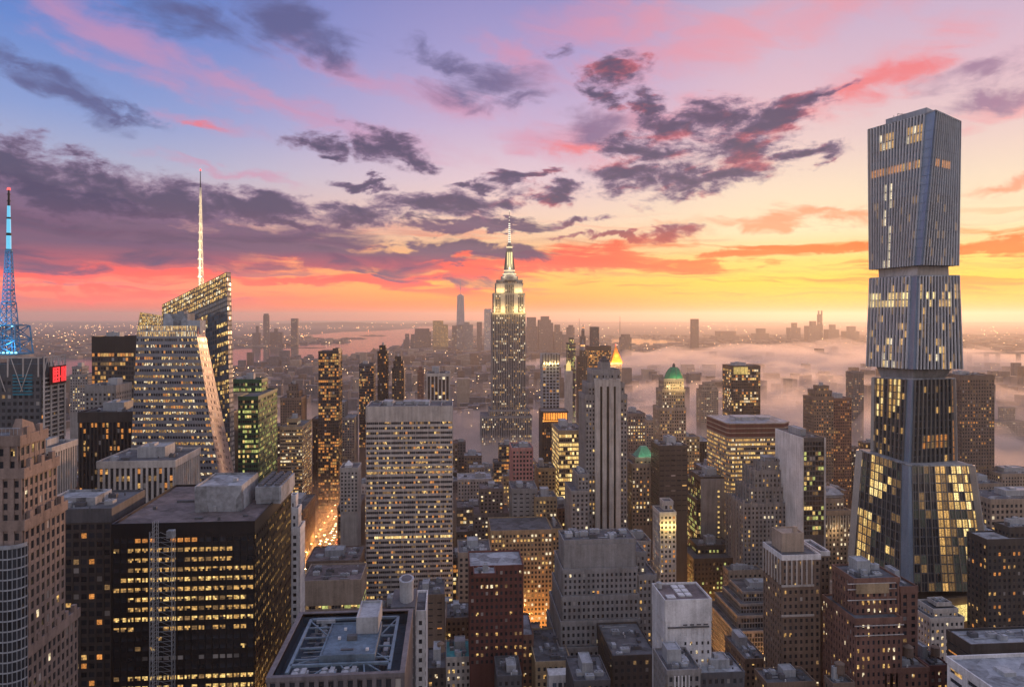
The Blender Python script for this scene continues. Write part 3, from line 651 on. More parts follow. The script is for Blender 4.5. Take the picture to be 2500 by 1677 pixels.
# the crystal tower
def crystal():
    ob = root('crystal_tower', 'faceted glass tower with sloping tops, a pink lit corner facet and a white spire', 'office tower', (-180, 500, 0))
    rng = random.Random(21); panes = []
    P = lambda px, py, y: pt(px, py, y)
    def L(p, pal='y', clus=4, rows=(.35, .8, 1, 1.2, 1.4)):
        return litfn(p, pal, rng, rows, clus)
    def drop(v, z): return V((v.x, v.y, z))
    M = MB()
    A, B_, C, D = P(294, 1130, 500), P(507, 1130, 500), P(449.5, 769, 500), P(312, 769, 500)
    facade(M, panes, A, B_, C, D, 30, 26, .22, .56, .1, .16, L(.74))
    E2 = P(545, 1130, 552); E3 = P(470, 769, 514)
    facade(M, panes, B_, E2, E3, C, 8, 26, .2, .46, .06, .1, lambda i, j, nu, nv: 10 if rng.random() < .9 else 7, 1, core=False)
    lf0, lf1 = A + V((4, 40, 0)), D + V((6, 40, 0))
    M.q([lf0, A, D, lf1]); M.q([E2, lf0, lf1, E3])
    for q in ((A, B_), (B_, E2), (E2, lf0), (lf0, A)): M.q([drop(q[0], 0), drop(q[1], 0), q[1], q[0]])
    M.q([D, C, E3, lf1])
    # crown screens, lit from within
    crown = []; CM = MB()
    cl = lambda i, j, nu, nv: rng.choice((1, 2, 5, 2))
    D2, C2, E4 = P(314.5, 743, 501), P(449.6, 743, 501), P(457, 727, 507)
    facade(CM, crown, D, C, C2, D2, 34, 2, .3, .16, .12, .16, cl)
    fct = []; FM = MB()
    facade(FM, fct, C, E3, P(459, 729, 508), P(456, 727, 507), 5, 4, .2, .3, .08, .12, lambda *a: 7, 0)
    cr = CM.build('crown_screen', W['steel'], ob); windows(crown, cr, 60); CM, crown = MB(), []
    l0, l1, l2, l3 = P(314.5, 743, 520), P(369, 743, 520), P(369, 720, 520), P(320, 712.5, 520)
    facade(CM, crown, l0, l1, l2, l3, 16, 4, .2, .12, .1, .14, cl); CM.q([l1, l0, l3, l2])
    s0, s1, s2, s3 = P(314, 769, 500), P(314.5, 769, 520), P(320, 712.5, 520), P(314.5, 743, 501)
    CM.q([s1, s0, s3, s2])
    cr = CM.build('crown_screen', W['steel'], ob); windows(crown, cr, 60)
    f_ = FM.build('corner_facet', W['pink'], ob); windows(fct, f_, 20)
    b = MB(); z = P(400, 743, 512).z
    for a0, a1, t, y0, y1 in ((372, 428, 716, 508, 522), (395, 457, 731, 504, 515), (405, 420, 710, 512, 520)):
        xa, xb = xat(a0, y0), xat(a1, y0); b.box(xa, xb, y0, y1, z - 6 + (t - 700) * .01, zat(a0, t, y0))
    b.build('plant_room', W['roofpale'], ob)
    # tall back slab with a raking top
    S_ = MB(); y = 556
    a, b2, c, d = P(366, 1130, y), P(528, 1130, y), P(517, 621, y), P(370, 695.5, y)
    def Ls(i, j, nu, nv):
        u, v = (i + .5) / nu, (j + .5) / nv
        top = (1 - v) * nv
        if top < 5: return rng.choice((1, 5, 2, 2))
        if top < 9: return (rng.choice((1, 2)) if rng.random() < .8 else 4) if u < .32 or .5 < u < .7 and top > 7 else 8
        if top < 16: return (1 if rng.random() < .9 else 2) if u > .82 and j % 2 else (1 if u < .3 else 5 if .4 < u < .7 and j % 3 == 0 else 8)
        return rng.choice((1, 2, 1, 4)) if rng.random() < (.75 if j % 2 else .35) else 8
    facade(S_, panes, a, b2, c, d, 30, 46, .2, .26, .1, .16, Ls)
    e = V((1, 7, 0)); f = [p + e for p in (a, b2, c, d)]
    facade(S_, panes, b2, f[1], f[2], c, 3, 46, .2, .4, .1, .16, lambda *a: 7)
    S_.q([f[1], f[0], f[3], f[2]]); S_.q([f[0], a, d, f[3]]); S_.q([d, c, f[2], f[3]])
    S_.box(a.x, b2.x, y + .5, y + 6, 0, a.z)
    S_.build('back_slab', W['slate'], ob)
    M.build('wall', [wallm('crystal_spandrel', (.19, .20, .23), .4, .12, .1), wallm('facet_stone', (.31, .235, .225), .4)], ob)
    windows(panes, ob, 100)
    # spire: tapering lattice of white tubes round a mast, lit from below
    sx, sy = xat(457.5, 570), 570.0; Z = lambda py: zat(457.5, py, 570)
    b = MB(); n = 11
    for k in range(n):
        za, zb = Z(652) + (Z(430) - Z(652)) * k / n, Z(652) + (Z(430) - Z(652)) * (k + 1) / n; ra, rb = 2.0 - 1.5 * k / n, 2.0 - 1.5 * (k + 1) / n
        for i in range(3):
            t, t2 = i * 2.094 + .4, (i + 1) * 2.094 + .4
            b.bar((sx + ra * math.cos(t), sy + ra * math.sin(t), za), (sx + rb * math.cos(t), sy + rb * math.sin(t), zb), .34, 0, 6)
            b.bar((sx + ra * math.cos(t), sy + ra * math.sin(t), za), (sx + rb * math.cos(t2), sy + rb * math.sin(t2), zb), .2, 0, 5)
        b.cyl(sx, sy, zb - .5, zb + .5, rb + .55, rb + .35, 10)
    b.cyl(sx, sy, Z(660), Z(430), .7, .3, 8)
    sp = b.build('spire', W['white'], ob)
    b = MB(); b.cyl(sx, sy, Z(430), Z(390), .38, .25, 8); b.build('spire_tip', W['black'], sp)
    b = MB(); b.cyl(sx, sy, Z(390), Z(386.5), .6, .5, 8); b.build('beacon', glow('beacon_red', (1, .06, .05), 3), sp)
    for k in range(n): lamp(sx + 1.2, sy - 5, Z(652 - k * 20), 2600 - 160 * k, (1, .70, .32), .5, sp)
    HEROES.append((290, 545, 500, 555, a.x, E2.x, 1105)); HEROES.append((365, 528, 556, 566, a.x, b2.x, 1100))
crystal()
B('green_block', 'green glass block with glowing yellow green storeys right of the crystal tower', [(532, 597, 868, 654, 20), (544, 589, 907, 612, 66)], 1115, 'green', .55, 'g', 'office tower', n=3, rows=(.3, .7, 1, 1.3), roofm='roof', cap=1.5)
B('office_building', 'beige office building with warm lit windows and striped side, right of the green block', [(655, 678, 957, 885, 20), (640, 690, 975, 875, 58)], 1180, 'ribbon', .42, 'y', wall='buff', rows=(.2, .7, 1, 1.5))
B('masonry_tower', 'old brown masonry tower with a stepped cap behind the beige office building', [(659, 677, 878, 1012, 10), (655, 683, 893, 1006, 22), (640, 688, 909, 1000, 35)], 965, 'brown', .08, 'o')
B('slim_block', 'slim brown block with tall vertical ribs beside the bright avenue', [(713, 738, 957, 1060, 30)], 1170, 'darkpiers', .12, 'o', wall='brown')
B('dark_tower', 'dark slab with scattered orange windows and one raised corner, standing before the river', [(760, 772, 797, 1002, 25), (727, 773, 803, 1000, 32)], 1165, 'curtain', .4, 'o', 'apartment tower', wall='bronze', bay=2.6, clus=3) if False else B('dark_tower', 'dark slab with scattered orange windows and one raised corner, standing before the river', [(760, 772, 797, 1002, 25), (727, 773, 803, 1000, 32)], 1165, 'curtain', .4, 'o', 'apartment tower', wall='bronze', bay=2.6, ind=60)
B('office_block', 'grey stepped block with a flat pale roof below the dark slab near the avenue', [(748, 787, 919, 1110, 30), (738, 809, 955, 1100, 40)], 1065, 'grey', .14, 'y', roofm='roofpale')
B('slim_tower', 'dim dark tower just left of the slender black pair, before the hazy far shore', [(820, 853, 832, 1150, 30)], 1015, 'curtain', .22, 'o', 'apartment tower', wall='slate')
B('slim_tower', 'slenderest black tower with a notched top and a red light', [(866, 880, 790, 1104, 15), (862, 884, 803, 1100, 22)], 905, 'curtain', .12, 'o', 'apartment tower', wall='black')
B('slim_tower', 'dark tower with a stepped rounded crown right of the slenderest black one', [(902, 916, 815, 1130, 12), (898, 920, 826, 1124, 18), (895, 922, 842, 1120, 24)], 905, 'dusk', .12, 'o', 'apartment tower', wall='bronze')
B('slim_tower', 'small reddish tower fading in the mist left of the white ribbed box', [(957, 963, 838, 1505, 10), (953, 967, 846, 1500, 20)], 905, 'brick', .06, 'o', 'apartment tower')
B('ribbed_tower', 'flat topped box with white ribs and one lit band above the striped white slab', [(975, 1026, 854, 760, 30)], 910, 'darkpiers', .3, 'y', wall='pale', bay=3.6)

# white slab with seven bays
def white_slab():
    rng = random.Random(31)
    tb = {0: .3, 1: .22, 2: .28, 3: .16, 4: .36, 5: .4, 6: .25, 7: .3, 8: .3, 9: .85, 10: .75, 11: .14, 12: .22, 13: .3, 14: .5, 23: .95, 36: .95, 35: .5, 39: .6, 40: .7, 41: .6}
    def L(i, j, nu, nv):
        r = nv - 1 - j; a = tb.get(r, .24)
        if (r * 7 + i // 4) % 5 == 0: a *= 1.6
        return (rng.choice((9, 1, 2)) if a > .9 else rng.choice((1, 2, 2, 4, 4, 3))) if rng.random() < a * .85 else 0
    o = B('white_slab', 'broad white slab facing us with seven bays of ribbon windows and a blank top band', [(836, 1033, 930, 600, 42)], 1400, 'greyribbon', cat='office tower', wall='pale', litf=L, cap=10.5, floor=4.02, bay=70 / 42, n=6, house=False, hm='slate')
    x0, x1 = xat(836, 600), xat(1033, 600); z = zat(930, 930, 600); b = MB()
    for k in range(8):
        x = x0 + (x1 - x0) * k / 7; b.box(x - .25, x + .25, 599.2, 599.49, z - 10, z + 1)
    b.build('cap_rib', W['pale'], o)
    b = MB()
    for k in range(1, 7): b.box(x0 + k * 10 - .3, x0 + k * 10 + .3, 601, 640, z + .1, z + 1.4)
    b.box(x0 + 12, x0 + 20, 612, 630, z + .1, z + 3.4); b.box(x0 + 28, x0 + 50, 618, 634, z + .1, z + 2.6); b.build('roof_plant', W['roofpale'], o)
white_slab()
B('ornate_building', 'pale ornate block with a little pointed roof house beside the white slab', [(777, 817, 1069, 760, 26)], 1160, 'pale', .12, 'y', cap=3, n=2, house=False)
b = MB(); px_ = xat(795, 765); z = zat(795, 1069, 765); b.hexa([(px_ - 3.5, 765, z), (px_ + 3.5, 765, z), (px_ + 3.5, 772, z), (px_ - 3.5, 772, z)], [(px_ - 3.5, 765, z + 3), (px_ + 3.5, 765, z + 3), (px_ + 3.5, 772, z + 3), (px_ - 3.5, 772, z + 3)])
b.hexa([(px_ - 4, 764.5, z + 3), (px_ + 4, 764.5, z + 3), (px_ + 4, 772.5, z + 3), (px_ - 4, 772.5, z + 3)], [(px_ - .1, 768.4, z + 8), (px_ + .1, 768.4, z + 8), (px_ + .1, 768.6, z + 8), (px_ - .1, 768.6, z + 8)])
b.build('pointed_house', W['white'], bpy.data.objects['ornate_building'])
B('corner_building', 'brown corner block with lit top floors at the end of the bright avenue', [(771, 819, 1159, 785, 55)], 1275, 'brown', .42, 'o', rows=(.1, .3, .5, 1.8), bay=4.2, ind=100)
B('low_block', 'low brown block with lit shop floors left of the bright avenue', [(640, 692, 1166, 800, 70)], 1270, 'brown', .5, 'o', cap=1.5)
B('end_tower', 'brown tower closing the far end of the bright avenue', [(738, 775, 1046, 1075, 30)], 1150, 'brown', .42, 'o')
B('white_tower', 'narrow white stepped tower squeezed beside the large black tower', [(664, 674, 1134, 404, 6), (664, 680, 1163, 402, 8), (662, 684, 1208, 400, 13)], 1430, 'white', .1, 'y', n=1, house=False, bay=3.6)
B('cream_block', 'low cream block with a blank upper wall and yellow lit ribbon windows below', [(690, 823, 1327, 480, 32)], 1410, 'ribbon', .85, 'g', wall='tan', cap=14, floor=4.4, roofm='roofred', n=8, house=False)
B('low_block', 'dark flat roofed block behind the cream block with the yellow ribbons', [(700, 820, 1282, 560, 35)], 1300, 'brown', .1, 'o', n=9, roofm='roofred')

# roof with steel frames at the bottom
def framed_roof():
    ob = root('framed_roof_tower', 'near grey tower seen from above, sunken blue roof crossed by steel frames', 'office tower', (xat(765, 225), 225, 0))
    yf, yb = 225.0, 273.0; x0, x1 = xat(612, yf), xat(920, yf); z = zat(765, 1541, yf)
    M, panes = MB(), []; L = litfn(.1, 'o', random.Random(5)); zb = 120
    for p, q, nu in (((x0, yf), (x1, yf), 14), ((x1, yf), (x1, yb), 16), ((x0, yb), (x0, yf), 16)):
        facade(M, panes, V((*p, zb)), V((*q, zb)), V((*q, z - 1)), V((*p, z - 1)), nu, 7, .45, .3, .5, .1, L)
        M.q([V((*p, 0)), V((*q, 0)), V((*q, zb)), V((*p, zb))])
    M.q([(x1, yb, 0), (x0, yb, 0), (x0, yb, z), (x1, yb, z)])
    e = .6; M.box(x0 - e, x1 + e, yf - e, yf + 1, z - .99, z + .3); M.box(x0 - e, x1 + e, yb - 1, yb + e, z - .99, z + .3)
    M.box(x0 - e, x0 + 1, yf + 1, yb - 1, z - .99, z + .3); M.box(x1 - 1, x1 + e, yf + 1, yb - 1, z - .99, z + .3)
    M.build('wall', wallm('mauve_stone', (.15, .14, .155)), ob); windows(panes, ob, 100)
    b = MB(); zr = z - 4.5; b.q([(x0 + 1, yf + 1, zr), (x1 - 1, yf + 1, zr), (x1 - 1, yb - 1, zr), (x0 + 1, yb - 1, zr)])
    for p, q in (((x0 + 1, yf + 1), (x1 - 1, yf + 1)), ((x1 - 1, yf + 1), (x1 - 1, yb - 1)), ((x1 - 1, yb - 1), (x0 + 1, yb - 1)), ((x0 + 1, yb - 1), (x0 + 1, yf + 1))):
        b.q([V((*q, zr)), V((*p, zr)), V((*p, z)), V((*q, z))])
    b.build('roof', wallm('roof_blue', (.035, .06, .09), .85, .4), ob)
    cx0, cx1, cy0, cy1 = x0 + 13, x1 - 9.5, yf + 11, yb - 12
    b = MB(); b.box(cx0, cx1, cy0, cy1, zr + .05, z + .6); parapet(b, cx0, cx1, cy0, cy1, z + .6, .5, .5); core = b.build('roof_core', wallm('roof_core', (.12, .175, .24), .8, .35), ob)
    b = MB(); b.box(cx0 + 9.4, cx1 - .5, cy1 - 9, cy1 + 6, z + .7, z + 5.6); parapet(b, cx0 + 9.4, cx1 - .5, cy1 - 9, cy1 + 6, z + 5.6, .6, .5); b.build('lift_house', W['unit'], core)
    b = MB(); b.box(cx0 + 7, cx0 + 10.2, cy0 + 11, cy0 + 13, z + .7, z + 2.2); b.box(cx0 + 6, cx0 + 10, cy0 + 4, cy0 + 5, z + .7, z + .95); b.build('hatch', W['slate'], core)
    b = MB()
    for u_, v_ in ((4, 12), (5, 19), (14, 3)): b.box(cx0 + u_, cx0 + u_ + .9, cy0 + v_, cy0 + v_ + .9, z + .7, z + 1.5)
    b.build('roof_cap', W['white'], core)
    def beam(p, q, w=.45, h=.7, dz=0):
        p, q = V((*p, z - 1.2 + dz)), V((*q, z - 1.2 + dz)); d = (q - p).normalized(); s = V((-d.y, d.x, 0)) * w
        fr.hexa([p - s, q - s, q + s, p + s], [p - s + V((0, 0, h)), q - s + V((0, 0, h)), q + s + V((0, 0, h)), p + s + V((0, 0, h))])
    fr = MB(); xi0, xi1, yi0, yi1 = x0 + 4.5, x1 - 4.5, yf + 4, yb - 4
    for p, q in (((xi0, yi0), (xi0, yi1)), ((xi1, yi0), (xi1, yi1)), ((xi0, yi1), (xi1, yi1)), ((xi0, yi0 + 5), (xi1, yi0 + 5))): beam(p, q, .5, .7)
    for k, y in enumerate((yf + 13, yf + 21, yf + 29, yf + 37)):
        beam((xi0 + .5, y), (cx0 - .1, y), .3, .5, .01); beam((cx1 + .1, y), (xi1 - .5, y), .3, .5, .01)
    for p, q in (((xi0, yf + 9), (cx0, yf + 15)), ((cx0 - .2, yf + 30), (xi0, yb - 5)), ((cx1 + .2, yf + 16), (xi1, yf + 10)), ((cx1 + .2, yf + 30), (xi1, yb - 4)), ((x0 + 12, yf + 2), (x0 + 16.5, yf + 9)), ((x0 + 19.5, yf + 2), (x0 + 17, yf + 9)), ((x0 + 19, yf + 10.6), (x0 + 21, yf + 6.5)), ((x0 + 25, yf + 10.6), (x0 + 22, yf + 6.5)), ((x0 + 28, yf + 9), (x0 + 33, yf + 3)), ((x0 + 28, yf + 2), (x0 + 27, yf + 9.4))): beam(p, q, .22, .35, .02)
    fr.build('steel_frame', wallm('frame_blue', (.15, .21, .27), .5), ob)
    for k, ux in enumerate((5.5, 14.0, 20.6)):
        b = MB(); ax = x0 + ux; b.box(ax, ax + 5, yf + 2.6, yf + 7.6, zr + .05, z - 1.6); b.cyl(ax + 1.5, yf + 4, z - 1.6, z - .8, 1.0, 1.0, 14); b.cyl(ax + 1.5, yf + 6.4, z - 1.6, z - .8, .9, .9, 14)
        b.box(ax + 3.2, ax + 4.6, yf + 3, yf + 6.8, z - 1.59, z - .5); b.build('roof_unit', W['unit'], ob)
    b = MB()
    for y in (0,): b.cyl(x0 + 9, yb - 4, zr + .1, z - 1.9, 1.3, 1.3, 12); b.box(x0 + 6.5, x0 + 13, yb - 5.2, yb - 2.8, z - 1.89, z - .7)
    b.build('duct', W['unit'], ob)
    rg = random.Random(15)
    for k in range(26):                      # pipes and boxes down in the sunken roof
        side = rg.choice((0, 1, 2)); ux = rg.uniform(x0 + 5.5, cx0 - 3) if side == 0 else rg.uniform(cx1 + .6, xi1 - 2.5) if side == 1 else rg.uniform(x0 + 6, x1 - 8)
        uy = rg.uniform(yf + 10, yb - 6) if side < 2 else rg.uniform(yb - 11, yb - 5)
        if side == 2 and cx0 - 3 < ux < cx1: continue
        b = MB(); sx_, sy_ = rg.uniform(.5, 2.2), rg.uniform(.5, 3.2); b.box(ux, ux + sx_, uy, uy + sy_, zr + .06, zr + rg.uniform(.5, 2.4)); b.build('plant_box', W[rg.choice(('slate', 'unit', 'roof'))], ob)
    for k in range(9):
        y = yf + 10 + k * 3.6; b = MB(); b.bar((xi0 + 1, y, zr + .8), (cx0 - .3, y + rg.uniform(-1, 1), zr + .8), .16, 0, 6); b.build('pipe_run', W['unit'], ob)
    HEROES.append((600, 930, yf, yb, x0, x1, 1600))
framed_roof()

def balcony_tower():
    ob = root('balcony_tower', 'tower with curved white balconies and a capsule shaped rooftop, right of the framed roof', 'apartment tower', (xat(930, 292), 292, 0))
    y0 = 290.0; x0, x1 = xat(893, y0), xat(947, y0); z1 = zat(920, 1398, y0); M, panes = MB(), []
    M.box(x0, x1, y0 + 3, y0 + 24, 0, z1)
    n = 12
    def arc(r, cx, cy, k0=0): return [(cx + r * math.sin(t), cy - r * .8 * math.cos(t)) for t in [math.pi * .5 * k / 8 for k in range(9)]]
    cx, cy = x1 - 4.5, y0 + 5
    for k in range(9):
        z = z1 - 3 - k * 4.0
        a = arc(4.6, cx, cy); ring = [(cx - 5, cy - 3.7)] + a + [(cx + 4.6, cy + 14), (cx - 5, cy + 14)]
        b = MB(); b.hexa([(x, y, z) for x, y in ring], [(x, y, z + .35) for x, y in ring])
        a2 = arc(4.55, cx, cy); r2 = [(cx - 5, cy - 3.64)] + a2 + [(cx + 4.55, cy + 13.9)]
        for (xa, ya), (xb, yb) in zip(r2, r2[1:]): b.slab(V((xa, ya, z + .36)), V((xb, yb, z + .36)), V((xb, yb, z + 1.3)), V((xa, ya, z + 1.3)), V((0, .12, 0)))
        b.build('balcony', W['roofpale'], ob)
        a3 = arc(3.4, cx, cy); panes += [([V((xa, ya, z + .4)), V((xb, yb, z + .4)), V((xb, yb, z + 3.6)), V((xa, ya, z + 3.6))], 1 if (k * 3 + i) % 11 == 0 else 0) for i, ((xa, ya), (xb, yb)) in enumerate(zip(a3, a3[1:]))]
    M.build('wall', W['slate'], ob); windows(panes, ob, 100)
    b = MB(); c0, c1 = xat(911, y0 + 8), xat(943, y0 + 8); r = (c1 - c0) / 2; mx = (c0 + c1) / 2; my = y0 + 12
    ring = lambda rr, z: [(mx + rr * math.cos(t), my + rr * 1.7 * math.sin(t), z) for t in [6.28319 * k / 20 for k in range(20)]]
    zt = zat(927, 1330, y0 + 8); b.hexa(ring(r, z1), ring(r, zt)); b.hexa(ring(r * 1.08, zt - 1), ring(r * 1.08, zt + .4)); b.build('capsule', W['unit'], ob)
    b = MB(); b.hexa(ring(r * .75, zt + .41), ring(r * .75, zt + .6)); b.build('capsule_roof', W['slate'], ob)
    b = MB(); b.box(c0 - 3, c1 + 1, y0 + 4, y0 + 23, z1 + .01, zat(920, 1376, y0 + 8)); b.build('roof_house', W['slate'], ob)
    HEROES.append((885, 950, y0, y0 + 24, x0, x1, 1600))
balcony_tower()
B('white_tower', 'slim pale corner block with a column of small windows beside the curved balconies', [(949, 971, 1398, 302, 22)], 1600, 'white', .08, 'y', n=1, house=False, bay=2.6)
B('brick_block', 'windowless brown block before the foot of the white slab', [(952, 1014, 1360, 430, 25)], 1440, 'brown', .04, 'o', bay=6, sh=.8)

# great stepped tower in the middle, floodlit crown and antenna
def great_tower():
    lit = litfn(.36, (2, 4, 4, 5), random.Random(41), (.1, .3, .8, 1.3, 2.0), 2)
    o = B('stepped_skyscraper', 'tallest central stone skyscraper with a floodlit stepped crown and banded antenna', [(1135.5, 1192, 640, 1291, 18), (1133, 1193.6, 647, 1288, 24), (1127.4, 1198, 670, 1284, 32), (1124.7, 1199.9, 715, 1280, 40), (1118.5, 1209, 936, 1272, 50), (1100, 1214, 951, 1262, 60)], 1010,
          'piers', cat='skyscraper', wall='grey', litf=lit, cap=2.5, bay=3.05, floor=4.0, flat=True, ind=100, pw=.5)
    cx = xat(1163, 1300); y = 1300.0; Z = lambda py: zat(1163, py, 1295); k = 1300 / F
    b = MB()
    b.lathe(cx, y, [(20 * k, Z(640)), (20 * k, Z(631)), (16 * k, Z(630.5)), (15 * k, Z(624)), (12.5 * k, Z(623)), (11.5 * k, Z(616)), (9.6 * k, Z(614)), (7.4 * k, Z(590)), (6.4 * k, Z(572)), (7 * k, Z(571)), (6.6 * k, Z(562)), (5.2 * k, Z(558)), (2.4 * k, Z(553))], 20)
    mm = b.build('mooring_mast', W['grey'], o)
    b = MB()
    for a in range(8):
        t = a * .7854 + .39; b.bar((cx + 12 * k * math.cos(t), y + 12 * k * math.sin(t), Z(615)), (cx + 7.2 * k * math.cos(t), y + 7.2 * k * math.sin(t), Z(575)), .9)
    b.build('mast_fin', W['slate'], mm)
    b = MB()
    for t in (-.5, 0, .5): b.box(cx + t * 9 * k - 1.2, cx + t * 9 * k + 1.2, y - 10.6 * k, y - 7.6 * k, Z(613.5), Z(576))
    b.build('lit_window_strip', litm('strip_lit', (1, .84, .42), 1.5, .7), mm)
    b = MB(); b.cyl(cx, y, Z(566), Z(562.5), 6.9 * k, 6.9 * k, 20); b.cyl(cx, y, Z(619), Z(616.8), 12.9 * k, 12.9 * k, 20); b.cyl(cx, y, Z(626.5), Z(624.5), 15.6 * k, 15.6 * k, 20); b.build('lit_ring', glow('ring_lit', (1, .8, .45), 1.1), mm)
    b = MB(); b.cyl(cx, y, Z(554), Z(510), 1.7 * k, 1.4 * k, 10); b.cyl(cx, y, Z(510), Z(482), .8 * k, .45 * k, 8)
    an = b.build('antenna', W['slate'], o); b = MB()
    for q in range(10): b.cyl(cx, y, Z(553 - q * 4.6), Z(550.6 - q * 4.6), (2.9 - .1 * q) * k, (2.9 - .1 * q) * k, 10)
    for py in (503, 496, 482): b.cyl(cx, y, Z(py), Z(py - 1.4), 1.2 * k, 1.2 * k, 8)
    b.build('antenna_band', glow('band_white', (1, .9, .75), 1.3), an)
    # floodlights on the two ledges
    z1, z2 = zat(1163, 714, 1280), zat(1163, 669, 1284)
    for px in (1129, 1136, 1144, 1152, 1174, 1182, 1190, 1197): lamp(xat(px, 1280), 1275.5, z1 + 4, 6500, (1, .66, .22), 1, o)
    for px in (1137, 1148, 1178, 1189): lamp(xat(px, 1284), 1281, z2 + 4, 5200, (1, .68, .24), 1, o)
    lamp(cx, 1284, Z(612), 9000, (1, .8, .5), 1, o); lamp(cx - 12, 1286, Z(628), 5000, (1, .8, .5), 1, o); lamp(cx + 12, 1286, Z(628), 5000, (1, .8, .5), 1, o)
    # pale stone wings either side of the dark middle bay, proud of the shaft
    b = MB()
    for a, c, t, bt, yy in ((1133, 1152, 648, 669, 1287), (1174, 1193, 648, 669, 1287), (1144, 1153, 671, 714, 1283), (1173.5, 1182.5, 671, 714, 1283), (1127.6, 1130, 671, 714, 1283), (1195.6, 1198, 671, 714, 1283)):
        b.box(xat(a, yy), xat(c, yy), yy - .6, yy + .5, zat(a, bt, yy), zat(a, t, yy))
    b.build('stone_wing', W['pale'], o)
great_tower()

# ------------------------------------------------------------------ right of the middle
B('pink_block', 'small pink concrete grid block standing in the mist below the central skyscraper', [(1170, 1216, 1024, 700, 30)], 1115, 'pink', .05, 'd', cap=1.5, n=3)
B('office_block', 'windowless grey topped block directly under the pink concrete block', [(1169, 1226, 1117, 650, 30)], 1210, 'grey', .05, 'y', bay=5, sh=.7)
B('office_block', 'beige block with a few lit windows left of the glowing yellow office building', [(1228, 1268, 1070, 730, 28)], 1150, 'buff', .35, 'y')
B('crowned_tower', 'blue grey tower with a scalloped floodlit crown right of the central skyscraper', [(1239, 1277, 809, 1050, 26)], 940, 'grid', .04, 'd', 'apartment tower', cap=14, bay=4.6, floor=4.6, capm='pale', ind=60, flat=True)
o = bpy.data.objects['crowned_tower']; b = MB(); x0, x1 = xat(1239, 1050), xat(1277, 1050); zt, zb = zat(1258, 809, 1050), zat(1258, 833, 1050)
for k in range(7): b.box(x0 + (x1 - x0) * k / 6 - .6, x0 + (x1 - x0) * k / 6 + .6, 1047.2, 1049.3, zb, zt + (1.5 if k % 2 else 0))
b.build('crown_fin', W['dusk'], o)
for k in range(6): lamp(x0 + (x1 - x0) * (k + .5) / 6, 1047.2, zb + 1.5, 2600, (1, .7, .28), .6, o)
B('tall_tower', 'tall misty tower with a green tint and one glowing yellow lantern at its side', [(1301, 1310, 772, 1506, 12), (1297, 1314, 784, 1500, 25)], 960, 'curtain', .35, 'g', 'apartment tower', wall='slate', n=0)
o = root('lantern_tower', 'small old tower with a glowing yellow lantern top beside the green tinted tower', 'clock tower', (xat(1298, 1440), 1440, 0)); b = MB(); x = xat(1298, 1440); z = zat(1298, 846, 1440); b.box(x - 7, x + 7, 1433, 1447, 0, z); b.build('wall', W['pale'], o)
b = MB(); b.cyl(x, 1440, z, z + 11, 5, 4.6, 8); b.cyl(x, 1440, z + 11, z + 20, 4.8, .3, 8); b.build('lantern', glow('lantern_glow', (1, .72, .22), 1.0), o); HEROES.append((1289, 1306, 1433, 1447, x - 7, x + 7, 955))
def spire_tower(name, label, px0, px1, py, y, vis, wall, cone):
    o = B(name, label, [(px0 + (px1 - px0) * .22, px1 - (px1 - px0) * .22, py - 14, y + 3, 8), (px0, px1, py, y, 20)], vis, 'dusk', .12, 'o', 'apartment tower', wall=wall, flat=True)
    cx = xat((px0 + px1) / 2, y + 7); b = MB(); z = zat((px0 + px1) / 2, py - 14, y + 3); b.cyl(cx, y + 7, z, z + cone, 5, .2, 8); b.build('spire', W['grey'], o)
    b = MB(); b.cyl(cx, y + 7, z + cone * .35, z + cone * .35 + 2.5, 4.2, 3.8, 8); b.build('spire_light', glow('spire_orange', (1, .4, .1), 1.5), o); return o
spire_tower('spire_tower', 'slim dark tower with an orange lit finial left of the striped stone tower', 1320, 1341, 814, 1350, 950, 'bronze', 22)
spire_tower('spire_tower', 'distant slender tower with a small lit top above the striped stone tower', 1326, 1337, 768, 2300, 800, 'dusk', 20)
B('distant_block', 'distant plain dark slab standing alone on the misty skyline right of the central skyscraper', [(1352, 1368, 747, 2200, 40)], 800, 'dusk', .06, 'o', wall='slate')
B('office_slab', 'broad dark slab with even rows of golden windows behind the striped stone tower', [(1345, 1395, 791, 1500, 40)], 860, 'curtain', .62, 'o', 'office tower', wall='bronze', cap=8, rows=(.6, 1, 1.3))
# orange pyramid roof
o = B('pyramid_tower', 'floodlit tower with a glowing orange pyramid roof behind the striped stone tower', [(1393, 1419, 829, 1400, 26)], 870, 'pale', .5, 'y', 'office tower', flat=True, bay=4)
cx, cy, z = xat(1406, 1413), 1413.0, zat(1406, 829, 1400); b = MB(); sq = lambda r, zz: [(cx + a * r, cy + c * r, zz) for a, c in ((-1, -1), (1, -1), (1, 1), (-1, 1))]
for (r0, z0), (r1, z1) in zip([(11.5, z), (9, z + 6), (5, z + 18), (2.2, z + 28), (.2, z + 34)], [(9, z + 6), (5, z + 18), (2.2, z + 28), (.2, z + 34)]): b.hexa(sq(r0, z0), sq(r1, z1))
b.build('pyramid_roof', wallm('gilt', (.8, .32, .06), .35, .1, .1), o)
for dx in (-12, 0, 12): lamp(cx + dx, cy - 18, z + 3, 17000, (1, .42, .1), 1.5, o)
lamp(cx, cy - 12, z + 16, 8000, (1, .42, .1), 1.5, o)
b = MB(); b.cyl(cx, cy, z + 33, z + 36, .9, .5, 8); b.build('beacon', glow('beacon_red', (1, .06, .05), 3), o)

